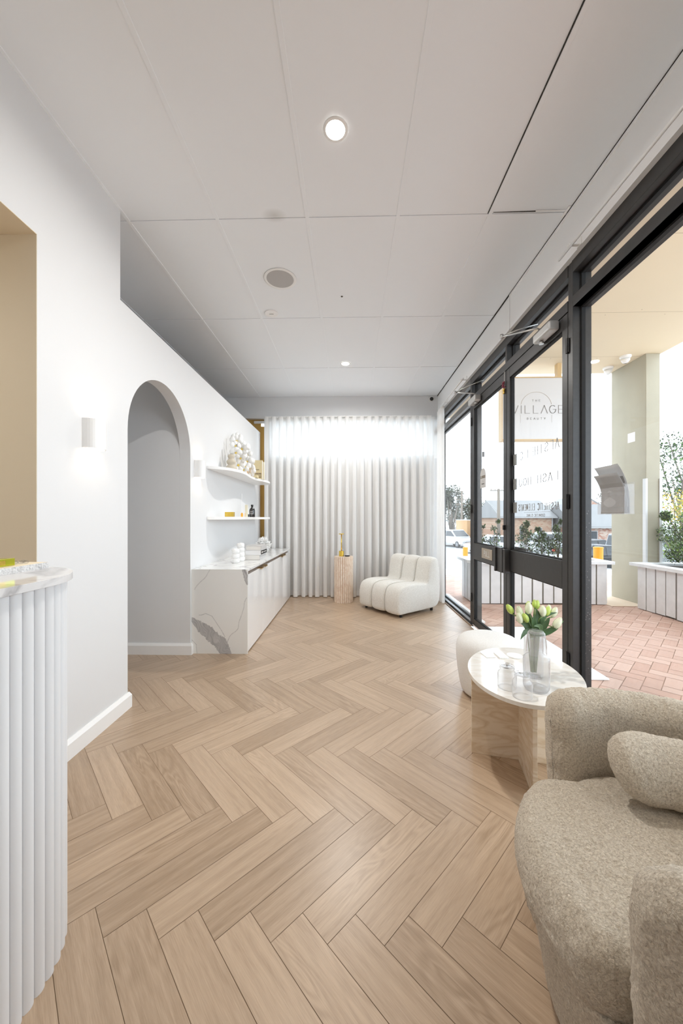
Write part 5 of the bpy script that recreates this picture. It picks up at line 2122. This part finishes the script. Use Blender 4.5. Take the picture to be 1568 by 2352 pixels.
for (x, y, zt, lb_) in ((5.02, 7.47, .69, 'near yellow safety bollard seen left of the column'), (4.09, 13.0, .24, 'far yellow safety bollard behind the doors planter')):
    zb = zg(y)
    t = thing('bollard', lb_, 'bollard', (x, y, zb), 'yellow safety bollards')
    r_ = .085
    MB().lathe([(0, 0), (r_, 0), (r_, zt - zb - .02), (r_ * .9, zt - zb), (0, zt - zb)], (x, y, zb), 32).build('post', M['yellow'], t, smooth=False)
    MB().lathe([(r_ + .004, 0), (r_ + .006, .012), (r_ + .004, .024)], (x, y, zt - .03), 32, cap=False).build('cap_rim', M['yellow'], t)


# cars
def car(x, y, z, rot, L_, Wc, H_, paint, label, kind):
    t = thing('parked_' + kind, label, 'car', (x, y, z), 'vehicles parked in the street')
    mtx = Matrix.Translation((x, y, z)) @ Matrix.Rotation(rot, 4, 'Z')
    if kind == 'van':
        body = [(-.5, .18), (-.5, .52), (-.46, .60), (.30, .60), (.46, .50), (.5, .42), (.5, .18)]
        cabin = [(-.485, .58), (-.46, 1.0), (.16, 1.0), (.34, .58)]
    elif kind == 'suv':
        body = [(-.5, .2), (-.5, .50), (-.48, .60), (.20, .60), (.46, .55), (.5, .42), (.5, .2)]
        cabin = [(-.475, .58), (-.40, .98), (.05, 1.0), (.25, .58)]
    else:
        body = [(-.5, .2), (-.5, .48), (-.47, .62), (.20, .60), (.46, .50), (.5, .38), (.5, .2)]
        cabin = [(-.38, .60), (-.22, .97), (.06, 1.0), (.24, .60)]

    def half(poly, w0, w1, name, mt_, bev):
        m_ = MB()
        n = len(poly)
        lo, hi = [], []
        zs = [p_[1] for p_ in poly]
        for (u, v) in poly:
            k = (v - min(zs)) / (max(zs) - min(zs))
            ww = w0 + (w1 - w0) * k
            lo.append(m_.bm.verts.new(mtx @ Vector((u * L_, -ww * Wc / 2, v * H_))))
            hi.append(m_.bm.verts.new(mtx @ Vector((u * L_, ww * Wc / 2, v * H_))))
        f_ = [m_.bm.faces.new(lo), m_.bm.faces.new(hi)]
        for i in range(n):
            j = (i + 1) % n
            m_.bm.faces.new((lo[i], lo[j], hi[j], hi[i]))
        return m_.build(name, mt_, t, bevel=bev, bseg=3, smooth=False)
    half(body, 1.0, .97, 'body', paint, .05)
    half(cabin, .93, .76, 'cabin', paint, .05)
    # windows slightly proud of the cabin
    c0, c1 = cabin[0], cabin[-1]
    m_ = MB()
    for sgn in (-1, 1):
        def PT(u, v):
            k = (v - .58) / .42
            return mtx @ Vector((u * L_, sgn * ((.93 + (.76 - .93) * k) * Wc / 2 + .012), v * H_))
        a0_, a1_ = cabin[0][0] + .04, cabin[1][0] + .03
        b0_, b1_ = cabin[2][0] - .005, cabin[3][0] - .035
        mid = (a0_ + b1_) / 2
        m_.quad(PT(a0_, .63), PT(mid - .01, .63), PT(mid - .01, .92), PT(a1_, .92))
        m_.quad(PT(mid + .01, .63), PT(b1_, .63), PT(b0_, .92), PT(mid + .01, .92))
    for (p_, q_, sx) in ((cabin[0], cabin[1], -1), (cabin[3], cabin[2], 1)):
        def PW(k, s):
            u = p_[0] + (q_[0] - p_[0]) * k + .006 * sx
            v = p_[1] + (q_[1] - p_[1]) * k
            return mtx @ Vector((u * L_, s * (.93 + (.76 - .93) * k) * Wc / 2 * .88, v * H_ + .008))
        m_.quad(PW(.12, -1), PW(.12, 1), PW(.88, 1), PW(.88, -1))
    m_.build('windows', M['carglass'], t, solid=.006)
    wr_ = .19 * H_ if kind != 'van' else .17 * H_
    for u in (-.31, .32):
        for sgn in (-1, 1):
            c_ = Vector((u * L_, sgn * Wc * .5 - .09 * sgn, wr_))
            w_ = MB().lathe([(0, -.10), (wr_ * .9, -.10), (wr_, -.07), (wr_, .07), (wr_ * .9, .10), (0, .10)], tuple(c_), 24, axis='y', mtx=mtx).build('wheel', M['tyre'], t)
            MB().lathe([(0, -.112), (wr_ * .6, -.108), (wr_ * .6, .108), (0, .112)], tuple(c_), 12, axis='y', mtx=mtx).build('hubcap', M['carsilver'], w_)
    m_ = MB()
    for sgn in (-1, 1):
        m_.box(-.505 * L_, sgn * Wc * .40 - .12, .42 * H_, -.495 * L_, sgn * Wc * .40 + .12, .56 * H_, mtx)
    m_.build('tail_light', M['red'], t)
    m_ = MB()
    for sgn in (-1, 1):
        m_.box(.488 * L_, sgn * Wc * .36 - .16, .36 * H_, .507 * L_, sgn * Wc * .36 + .16, .45 * H_, mtx)
    m_.build('headlight', M['signwhite'], t)
    m_ = MB()
    m_.box(-.508 * L_, -Wc * .40, .2 * H_, -.49 * L_, Wc * .40, .34 * H_, mtx).box(.49 * L_, -Wc * .32, .2 * H_, .508 * L_, Wc * .32, .33 * H_, mtx)
    m_.build('bumper', M['carblack'] if paint is M['carwhite'] else M['carsilver'], t)
    return t


car(10.7, 37.0, -1.6, math.radians(-70), 4.5, 1.9, 1.72, M['carwhite'], 'white SUV on the street beyond the far window', 'suv')
car(11.67, 30.0, -1.6, math.radians(175), 4.3, 1.8, 1.52, M['carwhite'], 'white sedan behind the sprigs, left of the power pole', 'sedan')
car(14.3, 27.3, -1.6, math.radians(176), 4.4, 1.85, 1.86, M['carwhite'], 'white wagon partly hidden by the planter shrubs', 'suv')
car(12.3, 19.0, -1.46, math.radians(184), 4.2, 1.8, 1.40, M['carblack'], 'dark hatchback low behind the shrubs, nearer than the white wagon', 'sedan')
car(16.0, 24.3, -1.6, math.radians(5), 4.4, 1.85, 1.50, M['carblack'], 'dark sedan behind the near yellow bollard', 'sedan')
car(17.2, 21.0, -1.6, math.radians(8), 4.7, 1.9, 1.98, M['carsilver'], 'silver van half hidden behind the column', 'van')


# buildings across the street
def gabled(name, label, x0, x1, y0, y1, z0, ze, zr, wallm, windows, ridge_axis='x', extra=None, ov=.25):
    t = thing(name, label, 'building', ((x0 + x1) / 2, y0, z0))
    MB().box(x0, y0, z0, x1, y1, ze).build('wall', wallm, t)
    ym, xm = (y0 + y1) / 2, (x0 + x1) / 2
    m_ = MB()
    if ridge_axis == 'x':
        m_.prism([(y0 - ov, ze), (ym, zr), (y1 + ov, ze), (y1 + ov, ze - .12), (y0 - ov, ze - .12)], x0 - ov, x1 + ov, 'yz')
    else:
        m_.prism([(x0 - ov, ze), (xm, zr), (x1 + ov, ze), (x1 + ov, ze - .12), (x0 - ov, ze - .12)], y0 - ov, y1 + ov, 'xz')
    m_.build('roof', M['roof'], t)
    if ridge_axis == 'y':
        MB().prism([(x0 + .1, ze), (xm, zr - .18), (x1 - .1, ze)], y0 - ov - .02, y0 - ov + .05, 'xz').build('gable', wallm, t)
    m_ = MB()
    m_.box(x0 - ov, y0 - ov - .06, ze - .14, x1 + ov, y0 - ov, ze - .02)
    m_.box(x1 - .12, y0 - .08, z0, x1 - .04, y0 - .01, ze - .1)
    m_.build('gutter', M['brochure_dark'], t)
    for (a, b, c, d) in windows:
        w_ = MB().box(a, y0 - .04, b, c, y0 + .02, d).build('window', M['brochure'], t)
        MB().box(a + .06, y0 - .05, b + .06, c - .06, y0 - .04, d - .06).build('pane', M['carglass'], w_)
    return t


gabled('brick_cottage', 'long low pale brick building with grey metal roof', 13.35, 17.9, 32.5, 38, -1.6, 1.42, 3.0, M['brickwall'],
       [(15.0, -.6, 15.3, .5), (16.6, -.5, 16.95, .45)], 'x')
gabled('brick_house', 'patched red brick building with grey roof left of the column', 18.5, 25.0, 30, 35.5, -1.6, .60, 2.5, M['brickred'],
       [(19.5, -.6, 20.1, .25)], 'x')
gabled('gabled_house', 'brick gable peeking above the grey roof behind the red brick building', 24.2, 28.2, 41, 46, -1.6, 2.35, 3.7, M['brickred'], [], 'y')
t = thing('apricot_building', 'flat-roofed apricot building left of the brick buildings', 'building', (13.0, 39, -1.6))
MB().box(12.45, 39, -1.6, 13.2, 43, 1.04).box(13.2, 39.4, -1.6, 17.0, 43, .40).build('wall', M['apricot'], t)
MB().box(12.40, 38.95, 1.04, 13.25, 43, 1.10).box(13.2, 39.2, .36, 17.1, 43, .95).build('parapet', M['white'], t)
MB().box(15.2, 38.7, .35, 15.8, 39.19, 1.05).build('air_conditioner', M['signwhite'], t)
m_ = MB()
for zz in (.55, .86):
    m_.lathe([(0, -.02), (.13, -.02), (.13, 0), (0, 0)], (15.5, 38.7, zz), 16, axis='y')
m_.build('fan_grille', M['inkgrey'], t)
MB().box(14.3, 39.3, -.7, 14.8, 39.39, .1).build('window', M['carglass'], t)

# power poles and wires
for (x, y, zt, zb, arms, lb_) in ((12.81, 31.65, 3.80, -1.6, (3.67,), 'weathered timber power pole seen through the far door'), (13.72, 45, 4.6, -1.6, (3.0, 3.55), 'distant timber power pole seen through the far window')):
    t = thing('power_pole', lb_, 'pole', (x, y, zb), 'timber power poles')
    MB().lathe([(0, 0), (.16, 0), (.11, zt - zb), (0, zt - zb)], (x, y, zb), 12).build('pole', M['bark'], t, smooth=True)
    m_ = MB()
    for za in arms:
        m_.box(x - .75, y - .05, za - .05, x + .75, y + .05, za + .03)
        for k in (-.65, -.3, .3, .65):
            m_.lathe([(0, 0), (.035, 0), (.03, .12), (0, .12)], (x + k, y, za + .03), 8)
    m_.build('crossarm', M['bark'], t)
m_ = MB()
m_.tube([(12.66, 31.6, 2.0), (9.5, 31.5, 4.6)], .02, 5)
tag(m_.build('guy_wire', M['brochure']), 'slanting cable running from the power pole up to the left', 'cable')
m_ = MB()
m_.tube([(12.83, 31.55, 3.84), (17, 29, 4.3), (26, 26, 5.5)], .012, 4)
tag(m_.build('overhead_wire', M['brochure']), 'thin overhead wire crossing above the brick building', 'cable')


def tree(x, y, zb, h, spread, label, mats_, n, leaf, seed, shape='round', group=None):
    rng_ = random.Random(seed)
    cl = []
    for k in range(16):
        a = rng_.uniform(0, 6.28)
        rr_ = spread * rng_.uniform(.1, .8)
        zz = h * rng_.uniform(.42, .9)
        cl.append((x + rr_ * math.cos(a), y + rr_ * math.sin(a) * .6, zb + zz, spread * rng_.uniform(.22, .42)))
    return shrub('tree', label, 'tree', (x, y, zb), cl, mats_, n, leaf, seed, group=group, stem_r=.07 * h / 8)


tree(16.6, 60, -1.7, 9.6, 2.4, 'tall hazy tree beyond the far window, beside the curtain', [M['leaf_far']], 2600, .38, 61, group='distant trees across the street')
tree(19.6, 62, -1.7, 6.2, 3.0, 'broad hazy tree right of the distant power pole', [M['leaf_far'], M['leaf_dark']], 2400, .38, 62, group='distant trees across the street')
tree(27.4, 72, -1.7, 6.2, 3.2, 'rounded dark tree above the apricot building', [M['leaf_far'], M['leaf_dark']], 2400, .36, 63, group='distant trees across the street')
tree(17.3, 45, -1.7, 4.6, 1.8, 'palm-like tree above the white sedan', [M['leaf_far'], M['leaf_dark']], 1200, .30, 64, group='distant trees across the street')
tree(22.6, 80, -1.7, 5.5, 2.8, 'low distant tree behind the white SUV', [M['leaf_far']], 1600, .34, 66, group='distant trees across the street')
tree(31.5, 46, -1.7, 6.5, 1.6, 'small tree behind the brick gable near the column', [M['leaf_dark'], M['leaf_far']], 1200, .22, 67, group='distant trees across the street')
# garden to the right of the column
tree(13.6, 14.5, -.6, 5.6, 2.3, 'large open-branched tree right of the column', [M['leaf'], M['leaf_dark'], M['leaf_far']], 5500, .12, 71, group='garden trees right of the column')
shrub('flowering_shrub', 'yellow-flowered shrub between the column and the large tree', 'shrub', (9.8, 11.0, -.25),
      [(9.6, 11, 1.7, .45), (9.9, 11, 1.35, .4), (10.3, 11.1, 1.6, .5), (10.5, 11, 1.1, .5)], [M['leaf_yellow'], M['leaf_yellow'], M['leaf_lime']], 1800, .07, 72, stem_r=.03)
shrub('hedge_shrub', 'leafy green shrub below the yellow blossoms on the right', 'shrub', (7.8, 8.6, -.02),
      [(7.2, 8.6, .75, .4), (7.7, 8.6, 1.0, .45), (8.2, 8.7, .7, .5), (8.7, 8.8, 1.1, .5), (7.9, 8.7, .35, .5)], [M['leaf'], M['leaf_lime'], M['leaf_dark']], 4200, .05, 73, stem_r=.03)
